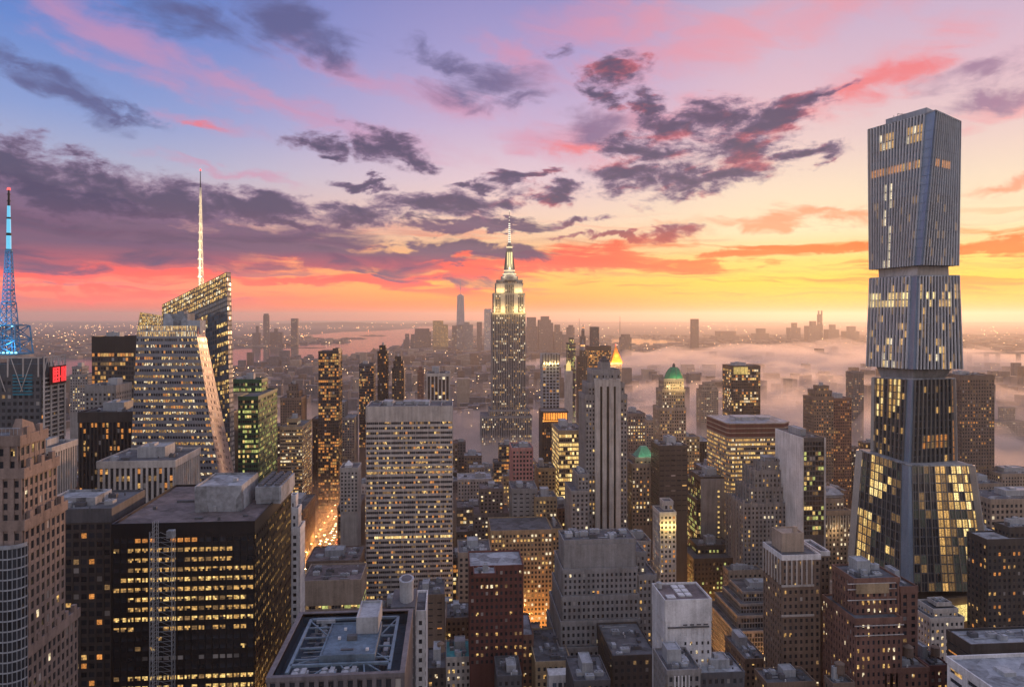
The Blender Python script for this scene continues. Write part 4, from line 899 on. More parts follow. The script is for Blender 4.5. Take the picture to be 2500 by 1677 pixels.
# striped stone tower
def striped():
    y = 620.0; lit = litfn(.16, 'w', random.Random(51), (.1, .5, 1, 1.5, 2))
    o = B('striped_tower', 'tall stone tower with three dark vertical stripes and stepped shoulders', [(1353, 1415, 846, 626, 24), (1343.5, 1425, 876, 624, 28), (1337, 1431, 903, 622, 32)], 1235, 'grey', cat='office tower', wall='grey', litf=lit, cap=3, bay=2.75, floor=3.75, flat=True)
    b = MB(); x0, x1 = xat(1359, 619), xat(1417, 619); zt = zat(1388, 866, 619); zb = zat(1388, 1240, 619)
    s = (x1 - x0) / 58.0
    ranges = [(0, 11), (16.5, 26), (32, 42), (47, 58)]
    for a, c in ranges: b.box(x0 + a * s, x1 if c == 58 else x0 + c * s, 618.6, 625.8, 0, zt)
    for a in (11, 26, 42): b.box(x0 + a * s + .01, x0 + (a + 5.3) * s, 618.75, 625.8, zt - 6, zt - .5)
    b.build('center_pier', W['pale'], o)
    b = MB()
    for a in (11, 26, 42): b.box(x0 + a * s + .01, x0 + (a + 5.45) * s, 619.8, 621.9, 0, zt - 6.01)
    b.build('dark_stripe', W['black'], o)
    b = MB()
    for k in range(3): b.box(x0 + (11 + 15.6 * k) * s, x0 + (16.4 + 15.6 * k) * s, 618.4, 619.4, zt, zt + 5)
    z = zat(1384, 846, 626); xa, xb = xat(1372, 630), xat(1394, 630); b.box(xa, xb, 630, 644, z, z + 7); b.build('roof_house', W['grey'], o)
    b = MB(); b.box(xa + 1, xb - 1, 631, 643, z + 7, z + 9.5); b.cyl((xa + xb) / 2, 636, z + 9.5, z + 12, 2, 2); b.bar((xa + 1, 632, z + 9), (xa + 1, 632, z + 15), .15); b.build('roof_plant', W['slate'], o)
    B('shoulder_block', 'lower stone wing with punched windows at the left foot of the striped tower', [(1320, 1344, 1084, 606, 26), (1305, 1344, 1122, 600, 34)], 1240, 'grey', .1, 'y', cap=1.5)
striped()
B('yellow_building', 'office building glowing yellow on every storey left of the striped stone tower', [(1276, 1336, 984, 720, 50)], 1160, 'ribbon', .96, (1, 9, 1, 2), 'office tower', wall='buff', cap=2.5, rows=(.9, 1, 1), n=6, sh=.34, floor=4.2)
o = B('orange_crown_tower', 'dark ribbed tower with a row of orange lit crown windows left of the striped tower', [(1238, 1296, 940, 900, 30)], 1070, 'darkpiers', .1, 'o', 'office tower', cap=1.5, n=2, flat=True, ind=60)
b = MB(); x0, x1 = xat(1240, 899), xat(1295, 899); za, zb = zat(1267, 961, 898), zat(1267, 943, 898)
for k in range(10): b.box(x0 + (x1 - x0) * k / 10 + .5, x0 + (x1 - x0) * (k + 1) / 10 - .4, 898.6, 898.9, za + 1.6, zb)
b.box(x0, x1, 898.6, 898.9, za - .6, za + .6); b.build('crown_window', litm('crown_orange', (1, .32, .05), 1.6, .7), o)
B('office_block', 'dark block with lit orange rows right of the striped tower, before the fog', [(1434, 1473, 945, 900, 32)], 1030, 'dusk', .4, 'y', rows=(.1, .4, 1.5))
B('office_block', 'small hazy block between the striped tower and the green domed tower', [(1476, 1502, 960, 1010, 30)], 1040, 'dusk', .2, 'y', wall='tan')

# green domed tower
o = B('domed_tower', 'old stone tower with a lit drum and green copper dome', [(1516, 1561, 866, 806, 20), (1512, 1563, 890, 804, 24), (1507, 1566, 932, 800, 28)], 1020, 'buff', .32, 'y', 'office tower', wall='tan', flat=True, bay=2.6, ind=100)
cx, cy, z = xat(1538.5, 816), 816.0, zat(1538, 866, 806); b = MB()
prof = [(10.8, z), (10.2, z + 3), (8.6, z + 7), (6.2, z + 10.5), (3.4, z + 13)]
b.lathe(cx, cy, prof, 8); b.build('dome', W['copper'], o)
b = MB(); b.cyl(cx, cy, z + 13, z + 15.5, 1.8, 1.6, 8); b.cyl(cx, cy, z + 15.5, z + 17.5, 2, .2, 8); b.build('cupola', W['slate'], o)
b = MB()
for k in range(8):
    t = k * .7854
    for (r0, z0), (r1, z1) in zip(prof, prof[1:]): b.bar((cx + r0 * 1.02 * math.cos(t), cy + r0 * 1.02 * math.sin(t), z0), (cx + r1 * 1.02 * math.cos(t), cy + r1 * 1.02 * math.sin(t), z1), .22)
b.build('dome_rib', W['slate'], o)
for dx in (-9, -3, 3, 9): lamp(cx + dx, 801, z - 8, 2200, (1, .74, .3), .5, o); lamp(cx + dx, cy - 12.2, z + 2.2, 420, (.9, 1, .5), .5, o)
# small green pyramid
o = B('green_roof_tower', 'stone tower with a small lit green pyramid roof left of the plain black box', [(1451, 1496, 1046, 644, 22), (1443, 1500, 1060, 640, 28)], 1190, 'tan' if False else 'stone', .3, 'y', flat=True)
x0, x1, z = xat(1456, 646), xat(1494, 646), zat(1474, 1046, 644); mx = (x0 + x1) / 2; b = MB()
b.hexa([(x0, 646, z), (x1, 646, z), (x1, 664, z), (x0, 664, z)], [(mx - 2.6, 652, z + 9), (mx + 2.6, 652, z + 9), (mx + 2.6, 657, z + 9), (mx - 2.6, 657, z + 9)]); b.build('pyramid_roof', wallm('copper_light', (.13, .40, .25), .6), o)
for dx in (-5, 5): lamp(mx + dx, 641, z + 4, 800, (.7, 1, .65), .5, o)
B('black_box', 'plain black windowless box tower with a pale top edge right of the green pyramid', [(1505, 1569, 1019, 600, 24)], 1160, 'black', .03, 'y', 'office tower', wall='bronze', bay=5, sh=.75, cap=1.2, n=6)
B('grey_slab', 'blank grey slab with one column of small lit windows and a dark glass side', [(1600, 1660, 1090, 560, 30)], 1260, 'grey', 0, 'y', 'office tower', litf=lambda i, j, nu, nv: ((1 if j % 2 else 0) if i == nu - 2 else None) if nu > 6 else (1 if random.Random(i * 31 + j).random() < .4 else 0), bay=2.6, pw=.75, sh=.62, floor=4.4) if False else None
def grey_slab():
    ys = 650
    rng = random.Random(61)
    o = B('grey_slab', 'blank grey slab with one column of small lit windows and a dark glass side', [(1600, 1660, 1090, 650, 34)], 1260, 'curtain', cat='office tower', lit=.4, pal='g', wall='bronze', cap=3)
    x0, x1 = xat(1600, 649), xat(1661, 649); zt, zb = zat(1630, 1093, 649), zat(1630, 1265, 649); b = MB(); b.box(x0, x1, 648.4, 649.7, 0, zt); w = b.build('blank_wall', W['grey'], o)
    for k in range(10):
        b = MB(); zz = zt - 12 - k * 4.6; b.box(x0 + 15.4, x0 + 17, 648.2, 648.39, zz, zz + 1.6); b.build('window', GL[1] if rng.random() < .8 else GL[4], o)
grey_slab()
B('glass_block', 'dark green glass block with slanting rows of yellow lights left of the blank grey slab', [(1591, 1599, 1143, 652, 60)], 1330, 'curtain', .55, 'g', wall='bronze', sides='l', bay=2)
B('dark_block', 'low dark stepped block with yellow lit rows below the blank grey slab', [(1592, 1668, 1246, 626, 22), (1584, 1676, 1276, 612, 36)], 1400, 'dusk', .5, 'g', wall='bronze', rows=(.1, .4, 1.6, 1.9), roofm='slate')
B('bright_tower', 'slender cream tower brightly floodlit yellow at its top storeys', [(1516, 1536, 1146, 548, 10), (1507, 1543, 1171, 540, 19)], 1340, 'buff', .3, 'y', wall='pale', cap=1.5, n=2, house=False, bay=2.8)
x0 = xat(1507, 538); z = zat(1525, 1200, 540)
for k in range(4): lamp(x0 + 1.5 + k * 3.2, 536, z, 1700, (1, .68, .2), .5, bpy.data.objects['bright_tower'])
B('dark_tower', 'flat topped dark tower with a glowing yellow top panel standing before the fog bank', [(1670, 1736, 836, 1000, 34)], 945, 'curtain', .26, 'y', 'office tower', wall='bronze', cap=4, bay=3, ind=60)
o = bpy.data.objects['dark_tower.002']; b = MB(); x0 = xat(1675, 999); x1 = xat(1708, 999); za, zb = zat(1690, 854, 998), zat(1690, 838, 998)
for k in range(4): b.box(x0 + (x1 - x0) * k / 4 + .3, x0 + (x1 - x0) * (k + 1) / 4 - .3, 999.2, 999.55, za, zb)
b.build('lit_panel', litm('panel_lit', (1, .72, .22), .8, .5), o)

# broad building with cut corners
def octagon():
    ob = root('octagon_tower', 'broad lit tower with cut corners and dark bands under its flat roof', 'office tower', (xat(1727, 640), 640, 0)); rng = random.Random(71)
    y = 640.0; zt = zat(1727, 968, y); xa, xb = xat(1668, y), xat(1788, y); c = 9.0; d = 46.0
    P = [(xa - 1, y), (xb + 1, y), (xb + c, y + c), (xb + c, y + d), (xb, y + d + c), (xa, y + d + c), (xa - c, y + d), (xa - c, y + c)]
    P = [(xa, y), (xb, y), (xb + c, y + c), (xb + c, y + c + d), (xa - 2, y + c + d), (xa - 2, y + 4)]
    M, panes, dk = MB(), [], MB(); zv = zat(1727, 1260, y)
    for i in range(6):
        p, q = P[i], P[(i + 1) % 6]; A, Bq = V((*p, zv)), V((*q, zv)); M.q([V((*p, 0)), V((*q, 0)), Bq, A])
        ln = (V(p) - V(q)).length; n = max(1, round(ln / 6)) * 4 if ln > 10 else max(2, round(ln / 1.6))
        facade(M, panes, A, Bq, V((*q, zt - 12)), V((*p, zt - 12)), n, round((zt - 12 - zv) / 3.9), .3, .5, .12, .3, litfn(.72, 'c' if i else (1, 2, 2, 5, 2), rng, (.6, 1, 1.2, 1.3)), 0, 4 if n > 8 else 1, .1)
    def off(e, z): return [(px_ + (e if px_ > (xa + xb) / 2 else -e), py_ + (e if py_ > y + 20 else -e), z) for px_, py_ in P]
    for k in range(3):
        dk.hexa(off(.3, zt - 12 + k * 4 + .8), off(.3, zt - 8.01 + k * 4)); M.hexa(off(.8, zt - 12 + k * 4), off(.8, zt - 11.2 + k * 4))
    M.hexa(off(.8, zt), off(.8, zt + .8)); M.build('wall', W['tan'], ob); dk.build('dark_band', W['darkred'], ob); windows(panes, ob, 100)
    b = MB(); b.q([V(p) for p in off(.3, zt + .86)]); b.build('roof', W['roofpale'], ob)
    b = MB(); b.box(xa + 12, xa + 30, y + 18, y + 34, zt + .87, zt + 4); b.box(xa + 36, xa + 46, y + 22, y + 32, zt + .87, zt + 3); b.cyl(xa + 8, y + 16, zt + .87, zt + 3, 2, 2); b.build('roof_plant', W['unit'], ob)
    HEROES.append((1626, 1803, y, y + 60, xa - 2, xb + c, 1245))
octagon()
def glass_slab():
    o = B('white_slab_tower', 'smooth white slab with a blue green glass front right of the broad lit tower', [(1835, 1881, 1001, 560, 48)], 1210, 'curtain', .3, 'g', 'office tower', wall='slate', cap=2, sides='', bay=2.4, n=3, rows=(.1, .3, 1, 1.8))
    x = xat(1835, 560) - .05; zt = zat(1835, 1001, 560); b = MB(); b.box(x - 1.2, x - .3, 559.4, 608.4, 0, zt + .6); b.box(xat(1881, 560) + .3, xat(1881, 560) + 1.2, 559.4, 608.4, 0, zt + .6); b.build('side_wall', W['white'], o)
    b = MB()
    for k in range(7): b.box(x - 1.4, x - 1.21, 600, 603, zt - 26 - k * 4.2, zt - 24 - k * 4.2); b.box(x - 1.4, x - 1.21, 605, 607, zt - 27 - k * 4.2, zt - 24.6 - k * 4.2)
    b.build('slot_window', GL[0], o)
glass_slab()
B('brown_tower', 'taller brown tower with a stepped top right of the white slab, partly lit', [(1868, 1892, 882, 912, 12), (1862, 1899, 893, 906, 20), (1858, 1903, 908, 900, 28)], 1120, 'dusk', .22, 'o', 'office tower', wall='brown', ind=60)
B('brown_tower', 'flat topped brown slab pressed against the taller stepped brown tower', [(1903, 1944, 910, 930, 30)], 1120, 'dusk', .18, 'o', 'office tower', wall='brick', ind=60)
B('slim_tower', 'hazy slim tower fading into pink fog left of the tall stacked tower', [(1948, 1972, 850, 1300, 25)], 1010, 'dusk', .12, 'y', 'apartment tower')
B('rounded_tower', 'round shouldered tower standing in the pink fog before the dark flat topped tower', [(1610, 1632, 874, 1309, 15), (1604, 1637, 881, 1304, 20), (1601, 1640, 890, 1300, 26)], 960, 'dusk', .12, 'y', 'apartment tower', wall='tan')

# gothic tower with stepped piers
def gothic():
    o = B('gothic_tower', 'grey ornamental tower with stepped buttresses round its crown', [(1737, 1776, 1056, 602, 12), (1722, 1790, 1076, 598, 22), (1712, 1797, 1115, 594, 28), (1697, 1803, 1150, 590, 36)], 1300, 'grey', .1, 'y', 'office tower', cap=1.5, house=False, n=0, bay=3.2, flat=True)
    for i, (a, c, t, bt, y) in enumerate(((1737, 1776, 1052, 1076, 602), (1722, 1790, 1068, 1115, 598), (1712, 1797, 1106, 1150, 594), (1697, 1803, 1142, 1300, 590))):
        b = MB(); x0, x1 = xat(a, y), xat(c, y); n = (4, 5, 6, 7)[i]; zt, zb = zat((a + c) / 2, t, y), zat((a + c) / 2, bt, y); d = (12, 22, 28, 36)[i]
        for k in range(n):
            x = x0 + (x1 - x0) * k / (n - 1); b.box(x - .7, x + .7, y - 1.3, y - .45, zb, zt); b.box(x - .9, x + .9, y - 1.5, y - .2, zt + .01, zt + 1)
        for k in range(1, n):
            yy = y + d * k / (n - 1); b.box(x0 - 1.3, x0 - .45, yy - .7, yy + .7, zb, zt); b.box(x1 + .45, x1 + 1.3, yy - .7, yy + .7, zb, zt)
        b.build('buttress', W['grey'], o)
    b = MB(); xa, xb = xat(1744, 604), xat(1769, 604); z = zat(1756, 1056, 602); b.box(xa, xb, 603, 612, z + 1, z + 4); b.box(xa - .5, xb + .5, 602.5, 612.5, z + 4, z + 4.6); b.build('roof_house', W['roofpale'], o)
gothic()
def temple():
    o = B('temple_building', 'old stone building with a lit columned top under a pale hipped roof', [(1876, 1926, 1140, 606, 24), (1866, 1942, 1167, 600, 34)], 1300, 'tan' if False else 'stone', .2, 'y', cap=2.5, flat=True)
    x0, x1, z = xat(1878, 608), xat(1924, 608), zat(1900, 1140, 606) + 1; b = MB(); b.box(x0, x1, 608, 628, z, z + 2.5)
    b.hexa([(x0 - 1, 607, z + 2.5), (x1 + 1, 607, z + 2.5), (x1 + 1, 629, z + 2.5), (x0 - 1, 629, z + 2.5)], [(x0 + 3, 613, z + 7), (x1 - 3, 613, z + 7), (x1 - 3, 623, z + 7), (x0 + 3, 623, z + 7)]); b.build('hipped_roof', W['roofpale'], o)
    x0, x1 = xat(1868, 599), xat(1940, 599); zt = zat(1904, 1172, 599); b = MB()
    for k in range(12): b.cyl(x0 + 1 + (x1 - x0 - 2) * k / 11, 598.9, zt - 13, zt - 2, .55, .5, 8)
    b.build('column', W['pale'], o); lamp((x0 + x1) / 2, 594, zt - 14, 2500, (1, .7, .35), .6, o)
temple()

# the tall stacked tower
def stacked():
    ob = root('stacked_tower', 'very tall modern tower of four stacked glass blocks with fins and a flared foot', 'skyscraper', (270, 520, 0)); rng = random.Random(81)
    def ring(l, c, r):
        L_, C_, R_ = (ptd(*q) for q in (l, c, r)); return [L_, C_, R_, L_ + R_ - C_]
    def zset(rg):
        return rg
    mods = [ # bottom ring (left, corner, right), top ring : (px, py, distance)
        ('block', ((1987, 616, 552), (2102, 605, 500), (2187, 606.6, 507)), ((1984, 297, 545), (2135.5, 253.5, 495), (2192, 279, 523)), (18, 12), (13, 15), 0),
        ('block', ((1981, 836, 553), (2085, 843, 500), (2196, 842.5, 508)), ((1988, 636, 552), (2094, 630, 500), (2188, 630, 507)), (12, 13), (13, 12), 1),
        ('block', ((1992, 1034, 541), (2074, 1060, 499), (2182, 1051, 515)), ((1994, 862, 545), (2083, 866, 502), (2178, 864, 512)), (8, 12), (10, 10), 2),
        ('block', ((1944, 1282, 537), (2074, 1350, 480), (2259, 1350, 499)), ((1964, 1027, 545), (2075, 1062, 492), (2217, 1062, 508)), (10, 14), (11, 14), 3)]
    panes = []
    def lev(i, k):
        warm = {0: {0: .0, 1: .35, 2: .25, 5: .95, 6: .1}, 1: {0: .1, 1: .3, 2: .85, 3: .5}, 2: {}, 3: {}}[k]
        return warm
    for k, (nm, bo, to, nl, nr, idx) in enumerate(mods):
        rb, rt = ring(*bo), ring(*to); M = MB(); F_ = MB(); ps = []
        floors = (17, 12, 12, 14)[k]
        def lit(face):
            def fn(i, j, nu, nv):
                r = nv - 1 - j; u = i / nu
                if k == 0:
                    if r == 5: return 3 if (face == 0 and i > 0) or (face == 1 and u < .55 and rng.random() < .6) else 8
                    if face == 0 and r in (1, 2) and (.2 < u < .45 or u > .68): return 2 if rng.random() < .7 else 5
                    if face == 0 and r > 6 and .25 < u < .5 and i % 2 == 0: return 5 if rng.random() < .7 else 8
                    return 8 if r < 9 else (4 if rng.random() < .12 else 0)
                if k == 1:
                    if r in (2, 3): return rng.choice((1, 2, 9)) if rng.random() < (.95 if face == 0 else .6) else 0
                    if r == 1: return 2 if rng.random() < .35 else 0
                    if .35 < u < .7 and r > 7: return rng.choice((1, 5, 2)) if rng.random() < .5 else 0
                    return rng.choice((4, 4, 2)) if rng.random() < .2 else 0
                if k == 2:
                    if face == 0: return rng.choice((9, 1, 1, 2)) if (.1 < u < .26 or .44 < u < .8) and rng.random() < .85 and r < 6 else (rng.choice((4, 2)) if rng.random() < .16 else 0)
                    if r in (8, 9) and .15 < u < .75: return 3 if rng.random() < .6 else 4
                    return (3 if u > .85 else 2) if rng.random() < (.7 if u > .85 else .07) else 0
                if face == 0:
                    if r in (5, 6): return 0 if rng.random() < .8 else 4
                    if (.2 < u < .6 and r < 5) or (.08 < u < .36 and r > 6): return rng.choice((9, 1, 1, 2)) if rng.random() < .82 else 4
                    return rng.choice((1, 4, 4, 11)) if rng.random() < (.4 if r < 5 else .1) else (11 if rng.random() < .3 else 0)
                if u > .52 and r < 5: return rng.choice((9, 1, 1, 2)) if rng.random() < .3 + .5 * u else rng.choice((0, 0, 4))
                if u > .5: return rng.choice((9, 1, 2)) if u > .58 + .09 * (r % 3) and rng.random() < .85 else rng.choice((11, 11, 4, 11))
                if .3 < u < .5: return 2 if rng.random() < .5 else 4
                return rng.choice((11, 11, 4, 0, 0)) if rng.random() < .6 else 0
            return fn
        c = .12 if k < 3 else .13      # share of each face taken by the metal corner panel
        l_, c_, r_, b_ = rb; L_, C_, R_, B_ = rt
        lerp = lambda a, b, t: a * (1 - t) + b * t
        # left face up to the corner panel, right face after it
        ca, Ca = lerp(c_, l_, c), lerp(C_, L_, c * (1.15 if k == 0 else 1)); cb, Cb = lerp(c_, r_, c * .5), lerp(C_, R_, c * .35)
        for face, (A, Bq, Cq, D, nn) in enumerate(((l_, ca, Ca, L_, nl[0]), (cb, r_, R_, Cb, nr[0]))):
            nu = nn; dep = (1.3, 1.5, 1.2, .7)[k]
            ev = 2 if k > 1 else 1; base = lit(face); seen = {}
            def pair(i, j, nu_, nv_, base=base, seen=seen, ev=ev):
                q = (i // ev, j)
                if q not in seen: seen[q] = base(i // ev, j, nu_ // ev, nv_)
                return seen[q] if rng.random() < .8 else rng.choice((seen[q], 2, 4)) if seen[q] in (1, 2, 9, 3) else seen[q]
            facade(M, ps, A, Bq, Cq, D, nu * ev, floors, (.13, .15, .3, .26)[k], .14, dep, .2, pair, 1, ev, .1, core=False, spmi=0)
        for A, Bq, Cq, D in ((r_, b_, B_, R_), (b_, l_, L_, B_)):
            facade(M, ps, A, Bq, Cq, D, 10, floors, .2, .14, 1.0, .2, litfn(.3, 'y', rng), 1, core=False, spmi=0)
        n_ = ((c_ - l_).cross(L_ - l_).normalized() + (r_ - c_).cross(C_ - c_).normalized()).normalized()
        P_ = MB(); e = n_ * .9
        P_.q([ca, c_ + e, C_ + e, Ca]); P_.q([c_ + e, cb, Cb, C_ + e]); P_.q([Ca, C_ + e, Cb, C_]); P_.q([c_ + e, ca, c_, cb])
        for t in (.33, .66): pass
        for j in range(floors * 1 + 1):
            t = j / floors; a0, a1, a2 = lerp(ca, Ca, t), lerp(c_ + e, C_ + e, t), lerp(cb, Cb, t); P_.bar(a0 + e * .05, a1 + e * .05, .07); P_.bar(a1 + e * .05, a2 + e * .05, .07)
        # edge posts
        M.q([L_, C_, R_, B_]); M.q([c_, l_, b_, r_])
        up = V((0, 0, 1.0))
        blk = M.build('tower_block', [W['slate'], wallm('fin_metal', (.74, .76, .80), .35, .1, .1, .15) if k < 2 else wallm('fin_bronze', (.24, .225, .21), .35, .12, .1, .5)], ob); P_.build('corner_panel', wallm('blue_steel_panel', (.22, .29, .40), .35, .12, .12, .4), blk); windows(ps, blk, 100, plain=True)
        for p, q in ((l_, L_), (r_, R_)): E_ = MB(); E_.bar(p, q, .9 if k < 2 else 1.6 if k == 2 else 3.2); E_.build('edge_post', wallm('edge_metal', (.30, .29, .29), .4, .12, .12, .3), blk)
        def off(rg, s, dz): cen = sum(rg, V((0, 0, 0))) / 4; return [cen + (p - cen) * s + V((0, 0, dz)) for p in rg]
        lip = MB(); lip.hexa(off(rt, 1.03, -.4), off(rt, 1.03, .6)); lip.build('ledge', W['roofpale'], blk)
        if k < 3 or True:
            nxt = mods[k - 1] if k else None
        if k: # neck between this block and the one above
            up_r = ring(*mods[k - 1][1]); N_ = MB(); s = (.8, .80, .8, .97)[k]; N_.hexa(off(rt, s, .61), off(up_r, s if k < 3 else 1.0, -.02)); N_.build('neck', W['pale'] if k == 1 else W['grey'], ob)
    # roof house and crane cradle
    rt = ring(*mods[0][2]); cen = sum(rt, V((0, 0, 0))) / 4; b = MB(); R_ = [cen + (p - cen) * .62 + V((0, 0, .6)) for p in rt]; b.hexa(R_, [p + V((0, 0, 6)) for p in R_]); b.build('roof_house', W['steel'], ob)
    b = MB(); q = cen + (rt[0] - cen) * .35 + V((0, 0, 6.6))
    for dx in (0, 2.5, 5): b.bar(q + V((dx, 0, 0)), q + V((dx, 0, 3.4)), .2); b.bar(q + V((dx, 0, 3.4)), q + V((dx + 2, 0, 3)), .2)
    b.bar(q + V((-3, 0, 0)), q + V((-3, 0, 2)), .2); b.bar(q + V((5, 0, 1.8)), q + V((9, 0, 1.2)), .25); b.build('roof_cradle', W['black'], ob)
    # podium with lit shop front, flared walls
    rb = ring(*mods[3][1]); cen = sum(rb, V((0, 0, 0))) / 4
    low = [V(((p.x - cen.x) * 1.14 + cen.x, (p.y - cen.y) * 1.1 + cen.y, 0)) for p in rb]; M = MB(); top = [V((p.x, p.y, min(q.z for q in rb) - 1)) for p in rb]
    M.hexa(low, [cen + (p - cen) * 1.03 + V((0, 0, p.z - cen.z)) * 0 for p in top] if False else top); M.build('podium', W['brown'], ob)
    b = MB(); c_, r_ = top[1], top[2]; d = (r_ - c_); n = V((d.y, -d.x, 0)).normalized()
    for i in range(9):
        a0, a1 = c_ + d * (.2 + .065 * i) + n * 2.6, c_ + d * (.2 + .065 * (i + .9)) + n * 2.6; b.slab(V((a0.x, a0.y, a0.z - 15)), V((a1.x, a1.y, a1.z - 15)), V((a1.x, a1.y, a1.z - 4)), V((a0.x, a0.y, a0.z - 4)), n * .3)
    b.build('shop_front', litm('shop_lit', (1, .74, .25), 1.2, .4), ob)
    xs = [p.x for p in rb + low]; HEROES.append((1930, 2275, 470, 560, min(xs), max(xs), 1420))
    bs = [(cen.x - 38, 470, 30), (cen.x + 10, 462, 34), (cen.x - 20, 466, 20)]
    for x, y, z in bs: lamp(x, y, z, 26000, (1, .6, .22), 3, ob)
stacked()
B('dark_slab', 'tall dark slab with short rows of lit windows just right of the stacked tower', [(2196, 2270, 858, 800, 34)], 1110, 'dusk', .22, 'o', 'office tower', wall='brown', cap=4, n=6, rows=(.1, .4, 1, 1.8), ind=100)
B('hazy_tower', 'stepped tower at the right edge fading into pink haze', [(2290, 2318, 931, 1510, 14), (2276, 2338, 962, 1500, 30)], 1085, 'dusk', .14, 'y', 'apartment tower', wall='tan')
B('classical_block', 'beige block with tall arched windows under a cornice at the right edge', [(2262, 2420, 1140, 650, 40)], 1215, 'buff', .12, 'y', wall='tan', cap=3, bay=4.6, floor=5.2)
B('office_block', 'grey brown block behind the beige arched block at the right edge', [(2225, 2290, 1105, 720, 36)], 1160, 'brown', .16, 'y', wall='tan')
B('office_block', 'hazy block with a white roof house at the far right edge', [(2288, 2400, 1082, 780, 36)], 1140, 'grey', .1, 'y', wall='tan')
B('dark_block', 'dark brown block with sparse lit windows at the right edge, beside the flared foot', [(2305, 2420, 1205, 424, 12), (2254, 2420, 1232, 420, 17)], 1450, 'dusk', .2, 'o', wall='bronze', n=10, roofm='roofpale')

# ------------------------------------------------------------------ near ground buildings
def lit_masonry():
    B('masonry_block', 'wide beige block with lit upper rows left of the large stepped grey building', [(1223, 1271, 1136, 640, 24), (1121, 1260, 1212, 600, 40)], 1460, 'buff', .42, 'y', cap=2, rows=(.15, .3, 1, 1.9), n=6, bay=2.9)
    B('masonry_block', 'narrow beige bay with lit windows pressed against the wide beige block', [(1262, 1284, 1208, 612, 34)], 1440, 'buff', .55, 'y', cap=2, bay=2.9, n=2)
lit_masonry()
B('stepped_building', 'large stepped grey masonry building with rows of small dark windows', [(1288, 1450, 1234, 424, 20), (1286, 1454, 1300, 420, 34), (1284, 1457, 1362, 417, 40), (1281, 1460, 1418, 414, 46), (1278, 1465, 1478, 410, 54)], 1600, 'stone', .05, 'y', wall='pinkstone' if False else 'grey', cap=1.3, n=12, house=False, bay=2.75, floor=3.7)
x0, x1 = xat(1288, 423), xat(1450, 423); z = zat(1370, 1234, 424); b = MB(); b.box(x0 - .3, x1 + .3, 422.6, 423.4, z - 15.5, z - 1.5); b.build('blank_top', W['grey'], bpy.data.objects['stepped_building'])
B('stepped_wing', 'lower grey wing on the right of the large stepped grey building', [(1453, 1472, 1262, 430, 26), (1458, 1497, 1315, 424, 34)], 1560, 'grey', .18, 'y', cap=1.4, n=4, bay=2.75)
B('red_block', 'dark red brick block with a pale roof box and white string courses', [(1083, 1131, 1312, 398, 12), (1073, 1194, 1294, 410, 26)], 1500, 'darkred', .2, 'w', cap=1.2, n=9, bay=2.6, rows=(.2, .5, 1, 1.7), roofm='roofpale')
B('grey_block', 'plain grey block with one column of windows left of the dark red brick block', [(1047, 1120, 1263, 520, 30)], 1430, 'grey', .06, 'y', wall='tan', n=8, bay=4)
B('white_cube_tower', 'pale blocky tower with skylights on its dark roof and few windows', [(1519, 1623, 1372, 330, 21)], 1600, 'white', .3, 'w', cap=9, n=0, house=False, bay=2.6, pw=.62, sh=.62, litf=(lambda rng: lambda i, j, nu, nv: None if (nu - 1 - i) > 4 or j > nv - 3 or (nu - i) % 2 == 0 and i > 99 else (5 if rng.random() < .3 else 0))(random.Random(5)), roofm='roofred', flat=True)
def cube_roof():
    o = bpy.data.objects['white_cube_tower']; x0, x1, z = xat(1519, 330), xat(1623, 330), zat(1570, 1372, 330) + .1
    for i in range(3):
        for j in range(2):
            b = MB(); b.box(x0 + 8 + j * 3.4, x0 + 10.8 + j * 3.4, 335 + i * 5, 338.6 + i * 5, z, z + .7); b.build('skylight', W['white'], o)
    b = MB(); b.box(x0 + 2, x0 + 6, 333, 337, z, z + .6); b.build('skylight', W['white'], o)
    b = MB(); b.cyl(x0 + 2, 347, z, z + 2.6, 1.4, 1.4, 14); b.cyl(x0 + 2, 347, z + 2.6, z + 3.2, 1.4, .4, 14); b.build('water_tank', W['unit'], o)
    b = MB(); zt = z - 11; b.box(x0 + 1, x1 - 1, 329.2, 329.59, zt - 1, zt - .3)
    for k in range(4): b.box(x0 + 8 + k * 3.2, x0 + 10 + k * 3.2, 329.1, 329.19, zt + .2, zt + .8)
    b.build('band', W['slate'], o)
cube_roof()
o = B('terraced_building', 'terraced dark glass building stepping down with white mullions, left of the brown tower', [(1697, 1830, 1350, 538, 26), (1691, 1830, 1378, 532, 36), (1685, 1830, 1405, 526, 46), (1678, 1830, 1440, 520, 56)], 1600, 'grid', .12, 'o', 'office building', wall='grey', cap=.8, n=4, bay=2.1, floor=3.4, sh=.2, pw=.16, rows=(.2, .4, .8, 2.2))
B('masonry_block', 'stone block with a pale flat roof between the gothic tower and the terraced building', [(1664, 1740, 1303, 577, 11)], 1380, 'stone', .08, 'y', n=5, bay=4)
o = B('capped_tower', 'brown brick tower with a white stone cap and roof house', [(1786, 1872, 1270, 360, 22)], 1600, 'brown', .16, 'w', 'apartment tower', cap=1.6, n=5, capm='white', house=False, bay=2.7, rows=(.2, .5, 1, 1.5), flat=True)
